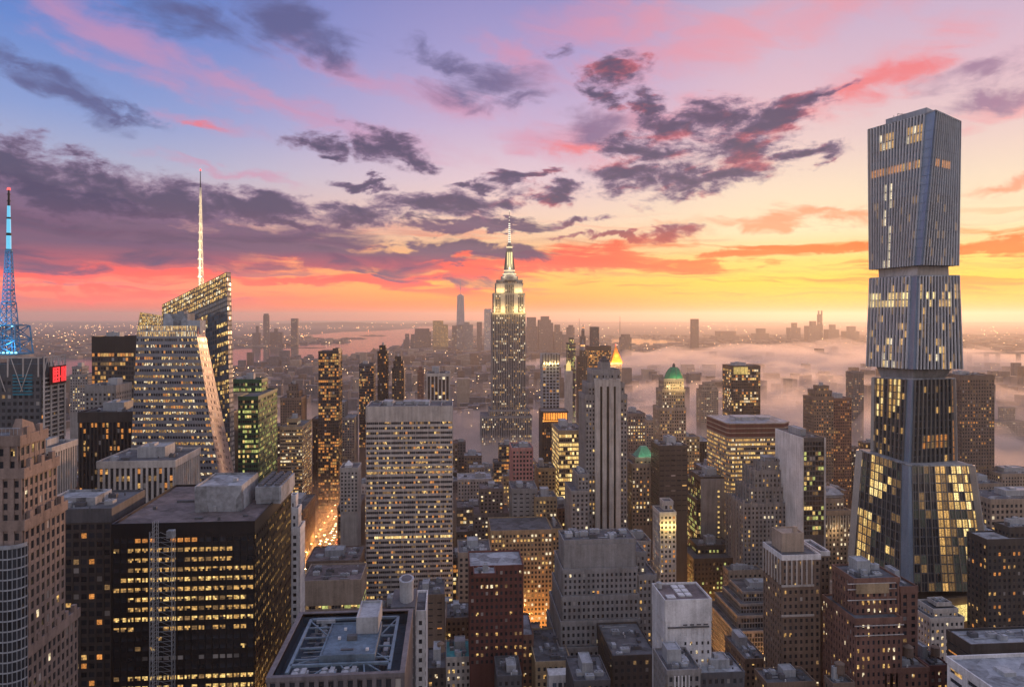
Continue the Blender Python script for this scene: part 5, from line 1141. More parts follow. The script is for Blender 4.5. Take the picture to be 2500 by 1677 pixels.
def capped():
    o = bpy.data.objects['capped_tower']; y = 360; x0, x1 = xat(1786, y), xat(1855, y); z = zat(1820, 1270, y); b = MB()
    b.box(x0 + 3, x1 - 1, 367, 379, z + .1, z + 9); parapet(b, x0 + 3, x1 - 1, 367, 379, z + 9, .8, .5); b.box(x1 - 5, x1 - 3, 370, 372, z + 9, z + 12); b.build('penthouse', W['tan'], o)
    b = MB()
    for k in range(6): b.box(x0 + k * (x1 - x0) / 6 + 1.7, x0 + k * (x1 - x0) / 6 + 2.4, y - .75, y - .3, z - 14, z - 1.6)
    for k in range(7): b.box(x0 - .75, x0 - .3, y + .5 + k * 3.4, y + 1.4 + k * 3.4, z - 14, z - 1.6)
    b.build('stone_pilaster', W['pale'], o)
    for q in (14.01, 29): b = MB(); b.box(x0 - .6, x1 + .6, y - .7, y - .29, z - q - 1, z - q); b.build('stone_band', W['pale'], o)
    B('capped_wing', 'narrow right wing of brown brick with a white stone top beside the capped tower', [(1874, 1893, 1262, 372, 20)], 1600, 'brown', .1, 'w', cap=1.4, capm='white', n=1, house=False, bay=2.7)
capped()
o = B('brick_tower', 'red brick tower with corner setbacks, balconied crown and dark rooftop', [(1951, 2052, 1323, 336, 20), (1953, 2058, 1414, 330, 30)], 1600, 'brick', .22, 'w', 'apartment tower', cap=1.2, n=6, bay=2.6, rows=(.4, .8, 1.2, 1.5))
y = 330; x0, x1 = xat(1953, y), xat(2058, y)
for py in (1340, 1353, 1378, 1425, 1447): b = MB(); b.box(x0 - .7, x1 + .7, 329.0 if py > 1400 else 335.1, 329.5 if py > 1400 else 335.6, zat(2000, py + 1.5, y), zat(2000, py, y)); b.build('stone_band', W['pale'], o)
b = MB(); b.box(x0 + 3.4, x1 - 3, 334.9, 335.7, zat(2000, 1352, 336), zat(2000, 1330, 336)); b.build('buff_parapet', W['buff'], o)  # plain buff band across the crown front
B('brick_wing', 'red brick wing with pale string courses at the right of the balconied brick tower', [(2056, 2094, 1342, 342, 22)], 1600, 'brick', .06, 'w', n=2, bay=5)
B('white_stepped_tower', 'small white tower with a stepped white top before the flared foot of the stacked tower', [(2139, 2171, 1378, 406, 8), (2131, 2186, 1392, 403, 14), (2124, 2200, 1412, 400, 22)], 1600, 'white', .4, 'y', wall='pale', cap=1.2, n=3, house=False, bay=2.9, pw=.5)
B('flat_roof_building', 'dark brown flat roofed building in the lower right corner with roof plant', [(2217, 2460, 1470, 300, 15)], 1620, 'black', .02, 'y', wall='bronze', n=9, house=False, roofm='roofpale', bay=6, sh=.8)
def car_park():
    ob = root('parking_building', 'white building with long dark openings cut by the lower right corner', 'building', (170, 200, 0)); x = 168.0; y0, y1 = 178.0, 238.0; z = zat(2235, 1503, 238)
    M, p = MB(), []; facade(M, p, V((x, y1, 110)), V((x, y0, 110)), V((x, y0, z - 1)), V((x, y1, z - 1)), 7, 10, .3, .55, .4, .3, lambda i, j, a, b: 0 if (i + j) % 9 else 2)
    M.box(x + .1, x + 60, y0, y1, 0, z - 1); M.box(x - .6, x + 60, y0, y1 + .6, z - .99, z); parapet(M, x - .6, x + 60, y0, y1 + .6, z, 1.2, .6); M.build('wall', W['white'], ob); windows(p, ob, 100)
    b = MB(); b.q([(x, y0, z + .1), (x + 59, y0, z + .1), (x + 59, y1, z + .1), (x, y1, z + .1)]); b.build('roof', W['roofpale'], ob)
    b = MB(); b.box(x + 22, x + 24, 214, 230, z + .1, z + .5); b.box(x + 10, x + 14, 225, 230, z + .1, z + 1.4); b.build('roof_unit', W['unit'], ob); HEROES.append((2225, 2400, y0, y1, x, x + 60, 1600))
car_park()
# low blocks along the bottom edge
low = [
 ('tan_building', 'small tan building with an arched emblem near its roof, below the curved balconies', (974, 1016, 1432), 440, 25, 'stone', 'tan', .2, 'roof'),
 ('dark_house', 'dark flat roofed block with rooftop boxes above the turquoise roof', (1020, 1074, 1412), 470, 25, 'brown', 'brown', .05, 'roof'),
 ('turquoise_roof_house', 'pale old building under a bright turquoise roof', (1019, 1074, 1502), 420, 22, 'pale', 'pale', .1, 'teal'),
 ('dark_house', 'narrow dark block with white lintels between the turquoise roof and the red block', (1078, 1128, 1408), 455, 26, 'darkred', 'slate', .18, 'roof'),
 ('brick_house', 'low brick block with pale roof units below the dark red brick block', (1131, 1172, 1483), 430, 28, 'brick', 'brown', .12, 'roof'),
 ('brick_house', 'narrow brick slab with a grey roof left of the blue roofed tan building', (1192, 1217, 1452), 415, 30, 'brick', 'brick', .3, 'roofpale'),
 ('tan_building', 'tan building with a blue roof full of white fan units', (1224, 1302, 1512), 395, 42, 'pale', 'buff', .1, 'roof'),
 ('low_house', 'low dark house with a cluttered white roof near the bottom centre', (1311, 1370, 1520), 420, 26, 'brown', 'brown', .1, 'roofpale'),
 ('low_house', 'low block with dark roofs and a round tank before the pale blocky tower', (1400, 1498, 1498), 372, 40, 'brown', 'bronze', .16, 'roof'),
 ('grey_cube', 'grey cube with a ribbed front and fenced plant on its roof', (1524, 1598, 1532), 300, 20, 'grey', 'grey', .0, 'roof'),
 ('low_house', 'long low grey roof right of the grey ribbed cube', (1600, 1698, 1538), 322, 18, 'grey', 'slate', .1, 'roofpale'),
 ('brick_house', 'brown brick house with a blue roof box at the foot of the terraced building', (1702, 1748, 1506), 400, 30, 'brick', 'brown', .12, 'roof'),
 ('low_house', 'low brick house with a grey roof left of the balconied brick tower', (1862, 1900, 1534), 400, 26, 'brick', 'darkred', .05, 'roof'),
 ('brick_house', 'low red brick house with lit windows before the small white tower', (2020, 2120, 1528), 330, 22, 'brick', 'brick', .3, 'roofred'),
 ('brick_house', 'low red brick house with a dark roof left of the corner flat roof', (2122, 2168, 1522), 345, 22, 'brick', 'darkred', .35, 'roofred'),
 ('low_house', 'dark low roof with tanks at the bottom edge left of the blue roofed tan building', (1136, 1190, 1545), 380, 22, 'brown', 'slate', .1, 'roof'),
 ('low_house', 'small dark roof right of the tan building at the bottom edge', (1312, 1392, 1556), 355, 26, 'brown', 'slate', .1, 'roof'),
 ('low_house', 'dark narrow roof at the bottom edge beside the slim pale corner block', (976, 1016, 1528), 360, 22, 'brown', 'bronze', .1, 'roof'),
 ('low_house', 'low rooftop with vents at the bottom edge under the brown capped tower', (1752, 1860, 1560), 335, 14, 'brick', 'brown', .2, 'roof'),
 ('brick_house', 'brick rooftop at the bottom edge between the two brown towers', (1902, 1950, 1562), 322, 7, 'brick', 'brown', .1, 'roof'),
]
for n_, lb, (a, c, py), y, d, st, wl, lt, rf in low:
    B(n_, lb, [(a, c, py, y, d)], 1620, st, lt, 'w', 'building', wall=wl, n=8, wt=RNG.random() < .35, cap=1.2, roofm=rf, bay=3.0, house=RNG.random() < .7)
o = bpy.data.objects['grey_cube']; x0, x1 = xat(1540, 299), xat(1575, 299); z = zat(1560, 1534, 299); b = MB()
for k in range(5): b.box(x0 + k * 1.5, x0 + k * 1.5 + .5, 298.9, 299.4, z - 30, z - 1.5)
b.build('rib', W['white'], o)
o = bpy.data.objects['tan_building.001']; b = MB(); x0, x1 = xat(1252, 388), xat(1299, 388); z = zat(1275, 1532, 390); b.box(x0, x1, 386, 394, z - 14, z); b.build('dormer', W['white'], o)
for k in range(3):
    b = MB(); b.box(x0 + 2 + k * 3, x0 + 4 + k * 3, 385.7, 385.99, z - 8, z - 4); b.build('dormer_window', GL[8], o)

# ------------------------------------------------------------------ ground, water, roads
from mathutils import noise as mn
def gp(px, py):                                    # point of the ground seen at a picture position
    return ptd(px, py, CH * F / (py - HY))
def struct(b, name, m):
    o = b.build(name, m); o['kind'] = 'structure'; return o
def groundm(g, p, m):
    pos = g.n('ShaderNodeNewGeometry').outputs['Position']
    a = g.noise(pos, .012, 6, .65); f = g.noise(pos, .0016, 4, .6)
    c = g.mix(g.ss(a, .4, .62), lin((52, 49, 52)), lin((92, 84, 82))); c = g.mix(g.mul(g.ss(f, .45, .6), .6), c, lin((46, 50, 44)))
    g.put(p.inputs['Base Color'], c); p.inputs['Roughness'].default_value = .9
b = MB(); b.q([(-30000, -2500, 0), (30000, -2500, 0), (30000, 44000, 0), (-30000, 44000, 0)]); struct(b, 'ground', mat('ground', groundm))
def waterm(g, p, m):
    pos = g.n('ShaderNodeNewGeometry').outputs['Position']; p.inputs['Base Color'].default_value = (.02, .025, .03, 1); p.inputs['Roughness'].default_value = .12
    n = g.noise(g.vm('MULTIPLY', pos, (.006, .02, 1)), 1, 4, .6); bp = g.n('ShaderNodeBump'); bp.inputs['Strength'].default_value = .12; bp.inputs['Distance'].default_value = 8; g.put(bp.inputs['Height'], n); g.put(p.inputs['Normal'], bp.outputs[0])
WATER = mat('water', waterm)
harbor = [(-260, 885), (120, 882), (300, 862), (460, 849), (530, 839), (584, 831), (704, 819), (775, 817), (847, 806), (915, 790), (922, 779), (960, 766), (990, 753), (1126, 748), (1126, 741.5), (960, 744), (948, 749.5), (871, 755), (780, 758), (704, 765), (720, 773),
          (802, 779), (800, 783), (683, 787), (629, 793), (540, 797), (400, 806), (250, 815), (100, 824), (-260, 842)]
inlet = [(1396, 783), (1470, 788), (1560, 784), (1566, 779), (1480, 774), (1400, 771)]
river = [(1960, 833), (2150, 844), (2560, 846), (2560, 803), (2160, 804), (1990, 812)]
WP = []
for nm, poly in (('water', harbor), ('water', inlet), ('water', river)):
    q = [gp(*p) for p in poly]; WP.append([(v.x, v.y) for v in q]); b = MB(); b.q([(v.x, v.y, .4) for v in q]); struct(b, nm, WATER)
def inpoly(x, y, P):
    r = False; j = len(P) - 1
    for i in range(len(P)):
        (xi, yi), (xj, yj) = P[i], P[j]
        if (yi > y) != (yj > y) and x < (xj - xi) * (y - yi) / (yj - yi) + xi: r = not r
        j = i
    return r
wet = lambda x, y: any(inpoly(x, y, P) for P in WP)
WOOD = wallm('wooded', (.05, .055, .04), .95)
def mound(name, px0, px1, py, depth, h, seed):
    d = CH * F / (py - HY); a, c = ptd(px0, HY, d), ptd(px1, HY, d); b = MB(); n = 60; row = []
    for i in range(n + 1):
        t = i / n; p = a.lerp(c, t); e = min(1, 6 * t, 6 * (1 - t)); z = h * e * (.55 + .45 * mn.noise(V((t * 5 + seed, seed, 0))) + .2 * mn.noise(V((t * 22 + seed, 3, 0))))
        row.append((p, max(.6, z)))
    v = V((SN, CS, 0))
    for (p, z), (q, w) in zip(row, row[1:]):
        f0, f1 = V((p.x, p.y, .2)), V((q.x, q.y, .2)); m0, m1 = V((p.x, p.y, z)) + v * depth * .4, V((q.x, q.y, w)) + v * depth * .4; k0, k1 = f0 + v * depth, f1 + v * depth
        b.q([f0, f1, m1, m0]); b.q([m0, m1, k1, k0])
    return struct(b, name, WOOD)
mound('island', 764, 834, 774, 260, 22, 1); mound('island', 817, 878, 767, 250, 20, 2); mound('hills', 540, 1240, 744.5, 4000, 125, 3); mound('hills', -200, 620, 740, 4000, 60, 5); mound('hills', 1150, 2600, 740, 5000, 75, 8)
mound('shore', 843, 862, 803, 200, 32, 4); mound('shore', 540, 740, 795, 150, 9, 6)
# avenues and streets
ASP = wallm('asphalt', (.05, .05, .053), .75); PAVE = wallm('pavement_stone', (.22, .21, .2), .9); PAINT = wallm('road_paint', (.7, .68, .6), .8)
AV = [(-152, -122), (184, 216), (-470, -440), (500, 530)]
for x0, x1 in AV:
    b = MB(); b.box(x0, x1, 470, 1700, -.5, .02); struct(b, 'road', ASP); b = MB(); b.box(x0 - 6, x0, 470, 1700, -.5, .16); b.box(x1, x1 + 6, 470, 1700, -.5, .16); struct(b, 'pavement', PAVE)
for x0, x1 in AV[:2]:
    b = MB()
    for k in range(1, 6):
        x = x0 + (x1 - x0) * k / 6; y = 460
        while y < 1200: b.q([(x - .1, y, .026), (x + .1, y, .026), (x + .1, y + 4, .026), (x - .1, y + 4, .026)]); y += 10
    struct(b, 'road_marking', PAINT)
k = 0
for y in range(490, 1700, 80):
    for xa, xb in ((-1200, -476), (-434, -158), (-116, 178), (222, 494), (536, 1400)):
        k += 1; b = MB(); b.box(xa, xb, y, y + 11, -.5, .012); struct(b, 'street', ASP)

# cars
def car_mesh():
    b = MB(); b.hexa([(-.95, -2.3, .3), (.95, -2.3, .3), (.95, 2.3, .3), (-.95, 2.3, .3)], [(-.9, -2.25, .95), (.9, -2.25, .95), (.9, 2.25, .95), (-.9, 2.25, .95)]); b.hexa([(-.85, -1.1, .951), (.85, -1.1, .951), (.85, 1.7, .951), (-.85, 1.7, .951)], [(-.7, -.5, 1.5), (.7, -.5, 1.5), (.7, 1.2, 1.5), (-.7, 1.2, 1.5)], 1)
    for x in (-.9, .9):
        for y in (-1.4, 1.4):
            n = 10; ring = lambda dx: [(x + dx, y + .34 * math.cos(6.283 * i / n), .34 + .34 * math.sin(6.283 * i / n)) for i in range(n)]
            b.hexa(ring(-.1), ring(.1), 2)
    for x in (-.65, .65): b.box(x - .28, x + .28, -2.42, -2.26, .5, .85, 3); b.box(x - .28, x + .28, 2.26, 2.42, .55, .85, 4)
    return b
HEADL, TAILL = glow('head_light', (1, .78, .42), 60), glow('tail_light', (1, .07, .02), 22)
cb = car_mesh(); kinds = []
for nm, c in (('dark', (.02, .02, .025)), ('yellow', (.6, .33, .02)), ('pale', (.45, .45, .46))):
    o = cb.build('car', [wallm('car_paint_' + nm, c, .3, .05, 0), W['black'], W['black'], HEADL, TAILL]); kinds.append(o)
first = dict.fromkeys(range(3), True)
def place_car(k, x, y, rz, lab):
    o = kinds[k] if first[k] else kinds[k].copy()
    if not first[k]: COL.objects.link(o)
    first[k] = False; o.location = (x, y, .03); o.rotation_euler = (0, 0, rz); tag(o, lab, 'car', 'cars streaming along the lit avenues')
rc = random.Random(9)
for lane in range(5):
    y = 770.0 + rc.uniform(0, 10); x = -149 + lane * 6
    while y < 1040:
        if rc.random() < .72: place_car(rc.choice((0, 1, 1, 2)), x + rc.uniform(-.4, .4), y, 0 if lane < 3 else math.pi, 'car with glowing lights in dense traffic on the bright avenue')
        y += rc.uniform(8, 15)
for lane in range(4):
    y = 500.0 + rc.uniform(0, 10); x = 188 + lane * 7
    while y < 800:
        if rc.random() < .5: place_car(rc.choice((0, 1, 2)), x, y, 0 if lane < 3 else math.pi, 'car with glowing lights on the narrow orange lit street between tall blocks')
        y += rc.uniform(10, 22)
# street lamps, their light warms the canyon
LAMPG = glow('street_lamp_glow', (1, .62, .22), 40)
def lamp_post(x, y, s, lab, power):
    o = root('street_lamp', lab, 'street lamp', (x, y, 0), 'street lamps along the lit avenues'); b = MB(); b.cyl(x, y, .1, 9.5, .13, .08, 8); b.bar((x, y, 9.4), (x + s * 2.4, y, 9.9), .07); b.build('pole', W['slate'], o)
    b = MB(); b.box(x + s * 2.4 - .5, x + s * 2.4 + .5, y - .35, y + .35, 9.7, 9.95); b.build('lamp_head', LAMPG, o)
    if power: lamp(x + s * 2.6, y, 9.2, power, (1, .42, .10), .5, o)
for i, y in enumerate(range(770, 1050, 28)):
    lamp_post(-155, y, 1, 'street lamp glowing beside the traffic of the bright avenue', 20000 if i % 2 else 0); lamp_post(-119, y + 14, -1, 'street lamp glowing beside the traffic of the bright avenue', 0 if i % 2 else 20000)
for i, y in enumerate(range(500, 830, 30)):
    lamp_post(181, y, 1, 'street lamp glowing in the narrow orange lit street', 30000 if i % 2 else 0); lamp_post(219, y + 15, -1, 'street lamp glowing in the narrow orange lit street', 0 if i % 2 else 30000)
for x, y in ((90, 700), (60, 560), (140, 860), (250, 640), (-60, 820), (10, 930), (260, 430), (120, 470), (-20, 500)):
    lamp_post(x, y, 1, 'added street lamp warming the walls deep between the tall blocks', 40000)
for px, y in ((1150, 575), (1215, 580), (1255, 575), (1300, 395), (1390, 392), (1475, 400), (1560, 520), (1700, 500), (1760, 345), (1830, 345), (1905, 340), (1990, 315), (2060, 320), (2130, 385), (1330, 580), (1250, 690), (1290, 690), (1450, 620), (1480, 690), (1640, 600), (1880, 580), (2240, 400), (2290, 630), (1080, 420), (1010, 450), (1060, 560), (960, 560), (870, 575), (660, 780), (735, 1010)):
    lamp_post(xat(px, y), y, 1, 'added street lamp warming the walls deep between the tall blocks', 19000)  # lamps added before the facades to warm their lower walls

# ------------------------------------------------------------------ far towers that can be told apart
def far(name, label, parts, d, vis, m='dusk', lit=.1, cat='tower', litm_=(2, 4, 5), extra=None):
    """parts: (left, right, top) boxes from picture positions at one distance"""
    rng = random.Random(len(label) * 7 + int(d)); b, pn = MB(), []
    c = ptd((parts[0][0] + parts[0][1]) / 2, HY, d); o = root(name, label, cat, (c.x, c.y, 0))
    for i, (a, e, t) in enumerate(parts):
        y = d * CS - ((a + e) / 2 - HX) / F * d * SN + i * 3; x0, x1 = xat(a, y), xat(e, y); z = zat((a + e) / 2, t, y); b.box(x0, x1, y, y + max(18, (x1 - x0) * .8), 0, z)
        zb = max(0, zat((a + e) / 2, vis, y)); s = d / 740
        nu, nv = max(1, int((x1 - x0) / (s * 1.3))), max(1, int((z - zb) / (s * 1.4)))
        for ii in range(nu):
            for jj in range(nv):
                if rng.random() < lit: u = x0 + (ii + .5) / nu * (x1 - x0); w = z - (jj + .6) / nv * (z - zb); k = rng.uniform(.25, .5) * s; pn.append(([V((u - k, y - .4, w - k * .6)), V((u + k, y - .4, w - k * .6)), V((u + k, y - .4, w + k * .6)), V((u - k, y - .4, w + k * .6))], rng.choice(litm_)))
    b.build('wall', W[m], o)
    if extra: extra(o)
    windows(pn, o, 0); return o
def needle(o):
    y = 5600.0; b = MB(); x = xat(1051.5, y); r = 30
    sq = lambda r0, z, t=0: [(x + r0 * math.cos(t + .785 + k * .7854), y + 8 + r0 * math.sin(t + .785 + k * .7854), z) for k in range(8)]
    z0, z1 = zat(1051, 742, y), zat(1051, 674, y); n = len(b.v)
    lo = [(x + a * r, y + 8 + c * r, z0) for a, c in ((-1, -1), (0, -1), (1, -1), (1, 0), (1, 1), (0, 1), (-1, 1), (-1, 0))]; h = .62 * r
    hi = [(x + a * h * 1.15, y + 8 + c * h * 1.15, z1) for a, c in ((-.62, -.62), (0, -1.2), (.62, -.62), (1.2, 0), (.62, .62), (0, 1.2), (-.62, .62), (-1.2, 0))]
    b.hexa(lo, hi); b.cyl(x, y + 8, z1, z1 + 8, 16, 16, 10); b.cyl(x, y + 8, z1 + 8, zat(1051, 640, y), 2.6, 1.2, 6); b.build('tapered_shaft', W['steel'], o)
far('needle_tower', 'tapering glass skyscraper with a needle mast, tallest in the far downtown cluster', [(1042, 1061, 742)], 5600, 790, 'steel', .25, 'skyscraper', extra=needle)
far('downtown_tower', 'flat topped slim downtown tower between the needle tower and the central skyscraper', [(1106, 1122.5, 705)], 5500, 790, 'steel', .4)
far('downtown_tower', 'gold glowing downtown block with a sloping right shoulder', [(988, 1012, 732), (1008, 1023, 741)], 5600, 790, 'buff', .7, litm_=(1, 2, 2))  # mirrored sunset put in as glowing amber panes
far('downtown_tower', 'broad flat downtown block left of the gold glowing one', [(947, 980, 750), (962, 984, 757)], 5700, 795, 'dusk', .12)
far('downtown_tower', 'narrow outer tower at the left end of the downtown cluster', [(925, 934, 762), (921, 929, 775)], 5500, 795, 'dusk', .08)
far('downtown_tower', 'small downtown tower second from the left end of the cluster', [(938, 947, 763)], 5400, 795, 'dusk', .08)
far('downtown_tower', 'dark block at the left foot of the needle tower', [(1032, 1043, 743)], 5500, 795, 'dusk', .2)
far('downtown_tower', 'pale pair of slabs at the right foot of the needle tower', [(1059, 1072, 735), (1069, 1080, 741)], 5500, 795, 'grey', .25)
far('downtown_tower', 'slim grey tower standing alone right of the needle tower', [(1089, 1100.5, 735)], 5500, 795, 'dusk', .12)
far('downtown_tower', 'hazy tower just right of the central skyscraper with a square head', [(1204, 1224, 724), (1203, 1227, 745)], 5200, 800, 'dusk', .06)
far('downtown_tower', 'broad stepped hazy tower, highest of those right of the central skyscraper', [(1236, 1254, 722), (1230, 1258, 730), (1252, 1263, 737)], 5200, 800, 'dusk', .06)
far('downtown_tower', 'small square hazy tower with a lit roof edge right of the broad stepped one', [(1267, 1279, 741), (1265, 1284, 757)], 5200, 800, 'dusk', .08)
far('downtown_tower', 'hazy tower with a domed head at the right end of the downtown cluster', [(1299, 1309, 742), (1295, 1312, 747), (1286, 1312, 764)], 5000, 800, 'dusk', .06)
far('shore_tower', 'tallest lone tower on the far left river bank', [(602, 612, 716), (601, 613, 720)], 6300, 790, 'dusk', .1)
far('shore_tower', 'second tallest tower on the far left river bank with a lit foot', [(664, 679.5, 727)], 6500, 790, 'slate', .22)
far('shore_tower', 'low tower at the left of the tallest lone river bank tower', [(584, 590, 744), (576, 592, 760)], 6300, 790, 'dusk', .1)
far('shore_tower', 'cluster topped block between the two tallest river bank towers', [(626, 634, 750), (616, 642, 758)], 6400, 790, 'dusk', .12)
far('lone_tower', 'lone boxy dark tower on the far right skyline above the fog', [(1580, 1595.5, 728)], 5500, 770, 'slate', .06)
far('lone_block', 'hazy round topped block at the edge of the far inlet', [(1421, 1439, 763), (1418, 1442, 770)], 4000, 800, 'dusk', .1)
far('twin_horn_tower', 'far lit tower with two horns on its head left of the stacked tower', [(1869, 1871, 709), (1876, 1878, 709), (1869, 1878, 717), (1868, 1879, 742)], 8000, 765, 'slate', .3)
for lb, q in (('far hazy tower with a bright top left of the twin horned tower', (1810, 1820, 737)), ('far square hazy tower pressed close to the left of the twin horned tower', (1852, 1863.5, 733)), ('far hazy tower with a pointed head right of the twin horned tower', (1897, 1908, 741)), ('far hazy block nearest the stacked tower on its left', (1939, 1954, 745)),
              ('far low block with lit roof left of the far bright topped tower', (1731, 1748, 750)), ('far low double block above the fog crest', (1643, 1680, 756))):
    far('skyline_tower', lb, [q, (q[0] - 6, q[1] + 8, q[2] + 11)], 7600, 765, 'dusk', .1)
far('near_shore_block', 'dark block with a red roof light on the far bank under the twin horned tower', [(1866, 1879, 785), (1846, 1866, 791)], 5400, 800, 'slate', .08)
far('near_shore_block', 'dark low pair of blocks at the far bank above the fog', [(1806, 1820, 790), (1818, 1833, 794)], 5300, 800, 'slate', .08)
for k, (px, t, d) in enumerate(((1415.5, 722, 9000), (1322.5, 727, 9000))):
    p = ptd(px, t, d); b = MB(); b.cyl(p.x, p.y, 0, p.z, 6, 2, 6); tag(b.build('radio_mast', W['slate']), ('far thin radio mast on the hazy plain behind the orange pyramid', 'far thin radio mast seen between the downtown cluster and the green tinted tower')[k], 'radio mast')
def bridge():
    d = 3600; o = root('river_bridge', 'hazy bridge on tall piers across the river at the right edge', 'bridge', tuple(ptd(2270, HY, d))[:2] + (0,)); z = 259 - (808 - HY) * d / F; b = MB(); a, c = ptd(2150, 808, d), ptd(2480, 804, d); a.z = c.z = z; v = V((SN, CS, 0)) * 26
    b.hexa([a, c, c + v, a + v], [p + V((0, 0, 9)) for p in (a, c, c + v, a + v)]); b.build('deck', W['dusk'], o)
    for px in (2218, 2257, 2283, 2330):
        p = ptd(px, HY, d); b = MB(); b.box(p.x - 7, p.x + 7, p.y + 6, p.y + 22, 0, z); b.build('pier', W['dusk'], o)
bridge()

# ------------------------------------------------------------------ the many blocks between the named ones
def floor_limit(xa, xb, y, d):
    """lowest picture height that a new block at this depth may reach without covering what stands behind it"""
    l, r = min(pxof(xa, y), pxof(xa, y + d)), max(pxof(xb, y), pxof(xb, y + d)); lim = 0; hit = False
    for (hl, hr, y0, y1, x0, x1, vis) in HEROES:
        if x0 - 2 < xb and x1 + 2 > xa and y0 - 2 < y + d and y1 + 2 > y: hit = True
        if hr > l and hl < r and y1 > y: lim = max(lim, vis)
    return l, r, lim, hit
SKY_L = [(-200, 960), (150, 950), (320, 960), (520, 880), (640, 900), (730, 960), (840, 905), (1040, 930), (1100, 985), (1220, 960), (1300, 950), (1430, 950), (1500, 960), (1600, 925), (1680, 960), (1800, 940), (1960, 960), (2180, 880), (2280, 980), (2500, 1000)]
def sky_limit(px, y):
    for (a, p), (c, q) in zip(SKY_L, SKY_L[1:]):
        if a <= px <= c: s = p + (q - p) * (px - a) / (c - a); break
    else: s = 980
    return s
LMK = [(60, 'the mast tower'), (255, 'the dark slab'), (400, 'the crystal tower'), (590, 'the green block'), (665, 'the beige building'), (750, 'the orange lit slab'), (935, 'the white slab'), (1163, 'the central skyscraper'), (1265, 'the orange crown'), (1384, 'the striped tower'), (1474, 'the green pyramid'), (1538, 'the green dome'), (1630, 'the blank grey slab'), (1715, 'the cut cornered tower'), (1860, 'the glass fronted slab'), (1925, 'the brown pair'), (2090, 'the stacked tower'), (2235, 'the right dark slab')]
used = {}
def fill_label(px, tone, h, y, lit):
    i = min(range(len(LMK)), key=lambda k: abs(LMK[k][0] - px)); side = 'left of' if px < LMK[i][0] - 14 else 'right of' if px > LMK[i][0] + 14 else 'below'
    size = 'low' if h < 32 else 'mid height' if h < 62 else 'tall'
    dist = 'near' if y < 720 else 'midway' if y < 980 else 'far' if y < 1300 else 'hazy far'
    lt = 'well lit' if lit > .32 else 'part lit' if lit > .15 else 'dim'
    s = f'{size} {lt} {tone} block, {dist}, {side} {LMK[i][1]}'; used[s] = used.get(s, 0) + 1
    return s, used[s]
NTH = {2: 'second', 3: 'third', 4: 'fourth', 5: 'fifth', 6: 'sixth', 7: 'seventh'}
rf = random.Random(77); nfill = 0
tones = [('stone', 'tan', 'tan'), ('brown', 'brown', 'brown'), ('grey', 'grey', 'grey'), ('pale', 'pale', 'pale'), ('brick', 'brick', 'brick red'), ('buff', 'buff', 'beige'), ('dusk', 'dusk', 'dark'), ('curtain', 'slate', 'glassy'), ('darkpiers', 'bronze', 'ribbed')]
y = 455.0
while y < 1680 and nfill < 285:
    x = -.74 * y - 60
    while x < .80 * y + 40 and nfill < 285:
        w = rf.uniform(19, 36) * (1 + (y > 1100) * .35); d = rf.uniform(20, 32)
        if any(a - 8 < x + w and c + 8 > x for a, c in AV): x += 12; continue
        l, r, lim, hit = floor_limit(x, x + w, y, d)
        if hit or r < -30 or l > 2370: x += 9; continue
        s = max(lim + 2, sky_limit((l + r) / 2, y)); base = pyof(x + w / 2, y, 0)
        zmax = zat((l + r) / 2, s, y); h = min(zmax, rf.choice((22, 30, 38, 46, 55, 66, 80, 100)) * rf.uniform(.8, 1.25) * (1.15 if y > 800 else 1))
        if h < 11 or zat((l + r) / 2, 1600, y) > h: x += w * .6; continue
        st, wl, tn = rf.choice(tones); lt = rf.choice((.08, .14, .22, .3, .42)); lab, k = fill_label((l + r) / 2, tn, h, y, lt)
        if k > 1: lab = f"{NTH.get(k, 'further')} {lab}"
        t = pyof(x + w / 2, y, h); pl, pr = pxof(x, y), pxof(x + w, y)
        T = [(pl, pr, t, y, d)]
        if h > 45 and rf.random() < .55: f0 = rf.uniform(.1, .24) * (pr - pl); tz = pyof(x + w / 2, y + 2, h * rf.uniform(.72, .88)); T = [(pl + f0, pr - f0, t, y + 4, d - 8), (pl, pr, tz, y, d)]
        B('city_block', lab, T, min(1620, t + 260), st, lt, rf.choice(('o', 'y', 'y', 'o', 'd', 'w')), 'building', wall=wl, n=4 if y < 800 else 2, wt=rf.random() < .25 and y < 900, cap=1.4, ind=0, bay=3.3 if y < 1000 else 4.4, floor=3.8 if y < 1000 else 4.4, roofm=rf.choice(('roof', 'roof', 'roofpale', 'roofred')), sides=None)
        nfill += 1; x += w + rf.choice((.8, 1.5, 4, 9))
    y += rf.uniform(34, 46)
print('FILL', nfill)

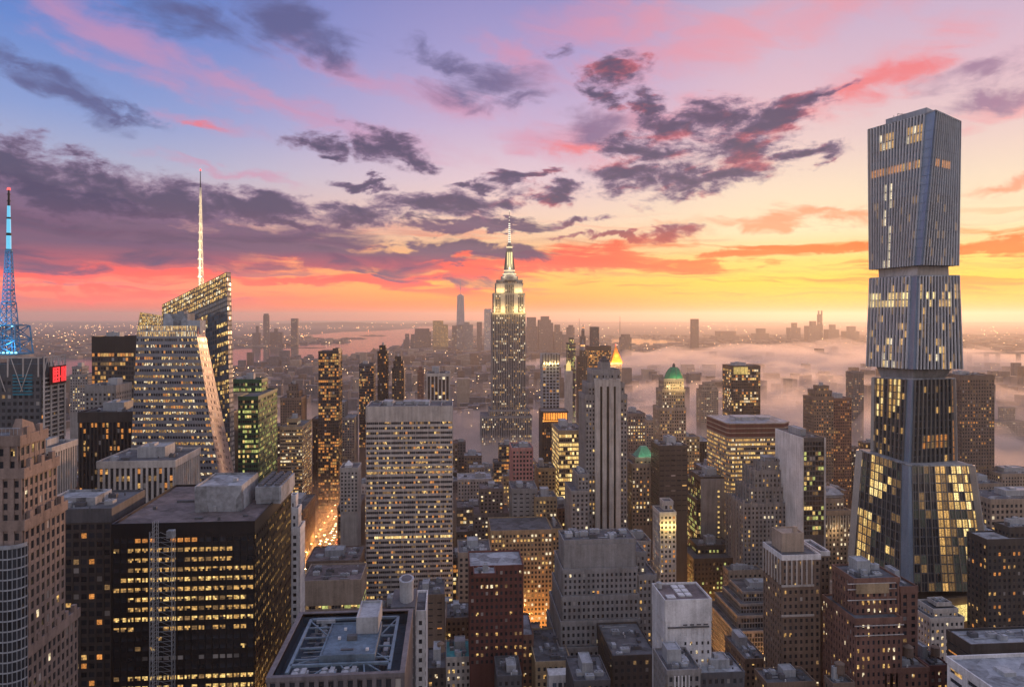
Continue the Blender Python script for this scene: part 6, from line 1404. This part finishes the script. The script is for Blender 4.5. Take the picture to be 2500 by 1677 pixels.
# ------------------------------------------------------------------ city too far to count, and its lights
rd = random.Random(5); b = MB(); pn = []
def carpet(y0, y1, cell, hmin, hmax):
    y = y0
    while y < y1:
        x = -.74 * y - 200
        while x < .8 * y + 200:
            xx, yy = x + rd.uniform(0, cell * .5), y + rd.uniform(0, cell * .5)
            if not wet(xx, yy) and not wet(xx + cell * .5, yy + 20) and rd.random() < .86 and not any(a - 2 < xx + cell * .7 and c + 2 > xx and q - 2 < yy + cell * .7 and p + 2 > yy for _, _, q, p, a, c, _ in HEROES if p > 1650):
                w, d = cell * rd.uniform(.3, .68), cell * rd.uniform(.3, .68); h = rd.uniform(hmin, hmax) * (rd.choice((1, 1, 1, 1.5, 2.2)) if yy < 4200 else 1)
                if yy < 4000: h = min(h, 259 - (835 - HY) * yy / F if 259 - (835 - HY) * yy / F > 15 else h)
                b.box(xx, xx + w, yy, yy + d, -1, h, rd.choice((0, 0, 1, 2)), False)
                for q in range(rd.choice((0, 0, 1, 1, 2, 3)) if yy < 3600 else (1 if rd.random() < .2 else 0)):
                    s = yy / 740 * rd.uniform(.14, .34); u = xx + rd.uniform(.1, .9) * w; z = rd.uniform(.15, .95) * h
                    pn.append([(u - s, yy - .3, z - s * .7), (u + s, yy - .3, z - s * .7), (u + s, yy - .3, z + s * .7), (u - s, yy - .3, z + s * .7)])
            x += cell
        y += cell
carpet(1690, 2600, 52, 14, 44); carpet(2600, 4600, 74, 10, 38); carpet(4600, 9500, 130, 8, 26)
o = b.build('distant_city', [W['dusk'], W['brown'], W['tan']]); o['kind'] = 'stuff'
b = MB(); b2 = MB()
for q in pn: b.q(q)
for t in range(4200):
    px, py = rd.uniform(-100, 2440), 722 + 16 + 150 * rd.random() ** 2.0
    if px > 1300 and rd.random() < .45: continue
    p = gp(px, py)
    cl = mn.noise(V((p.x * .0007, p.y * .0003, 1)))
    if wet(p.x, p.y) or p.y < 1700 or rd.random() > .35 + 1.6 * cl: continue
    d = p.y; s = d / 740 * rd.choice((.1, .14, .18, .26)); z = rd.uniform(6, 18); (b if rd.random() < .75 else b2).box(p.x - s, p.x + s, p.y - s, p.y + s, z, z + s * 1.2, 0)
for n_, m_, bb in (('city_lights', glow('city_light', (1, .62, .3), 9), b), ('city_lights', glow('city_light_orange', (1, .4, .12), 11), b2)):
    o = bb.build(n_, m_); o['kind'] = 'stuff'
# lit waterfront bands on the far left plain
b = MB()
for t in range(900):
    row = rd.choice((745, 747.5, 750, 768, 772, 777, 790)); px = rd.uniform(-60, 860 if row > 760 else 900); py = row + rd.gauss(0, 1.2)
    if mn.noise(V((px * .02, row, 0))) < -.05: continue
    p = gp(px, py)
    if wet(p.x, p.y): continue
    s = p.y / 740 * rd.choice((.12, .18, .24)); b.box(p.x - s * 1.3, p.x + s * 1.3, p.y - s, p.y + s, 8, 8 + s * 1.3)
o = b.build('city_lights', glow('shore_light', (1, .48, .18), 8)); o['kind'] = 'stuff'

# ------------------------------------------------------------------ air: even haze and low fog banks
def volume(name, c, dens, aniso):
    m = bpy.data.materials.new(name); m.use_nodes = True; g = NT(m.node_tree); o = g.n('ShaderNodeOutputMaterial'); v = g.n('ShaderNodeVolumePrincipled')
    v.inputs['Color'].default_value = c + (1,); v.inputs['Density'].default_value = dens; v.inputs['Anisotropy'].default_value = aniso; v.inputs['Density Attribute'].default_value = ''
    g.put(o.inputs['Volume'], v.outputs[0]); return m
b = MB(); b.box(-29500, 29500, -2400, 43500, -1, 452); o = b.build('haze', volume('haze_air', (.97, .89, .80), HAZE, .55)); o['kind'] = 'stuff'
def fog(px, y, rx, ry, h, dens, seed, fx=900.0):
    cx = xat(px, y); b = MB(); n = 44; top = {}
    for i in range(n + 1):
        for j in range(n + 1):
            u, v = i / n * 2 - 1, j / n * 2 - 1; r = math.sqrt(u * u + v * v); e = max(0.0, 1 - r); e = e * e * (3 - 2 * e) if e < 1 else 1; e = min(1, e * 2.2)
            x, yy = cx + u * rx, y + v * ry; q = V((x / fx + seed * 9.1, yy / fx, seed))
            k = .62 + .55 * mn.noise(q) + .34 * mn.noise(q * 2.7) + .2 * mn.noise(q * 6.1) + .1 * mn.noise(q * 14)
            top[i, j] = (x, yy, .9 + max(0.0, h * e * k))
    for i in range(n):
        for j in range(n):
            p = [top[i, j], top[i + 1, j], top[i + 1, j + 1], top[i, j + 1]]
            if max(a[2] for a in p) < .91: continue
            b.q(p); b.q([(a[0], a[1], .89) for a in reversed(p)])
            for s in range(4):     # close the rim
                a, c = p[s], p[(s + 1) % 4]; ni, nj = ((i, j - 1), (i + 1, j), (i, j + 1), (i - 1, j))[s]
                out = not (0 <= ni < n and 0 <= nj < n) or max(top[ni + di, nj + dj][2] for di in (0, 1) for dj in (0, 1)) < .91
                if out: b.q([c, a, (a[0], a[1], .89), (c[0], c[1], .89)])
    o = b.build('fog_bank', volume('fog', (.99, .87, .78), dens, .45)); o['kind'] = 'stuff'
    for pl in o.data.polygons: pl.use_smooth = True
if FOG:
    for f in FOGS: fog(*f)
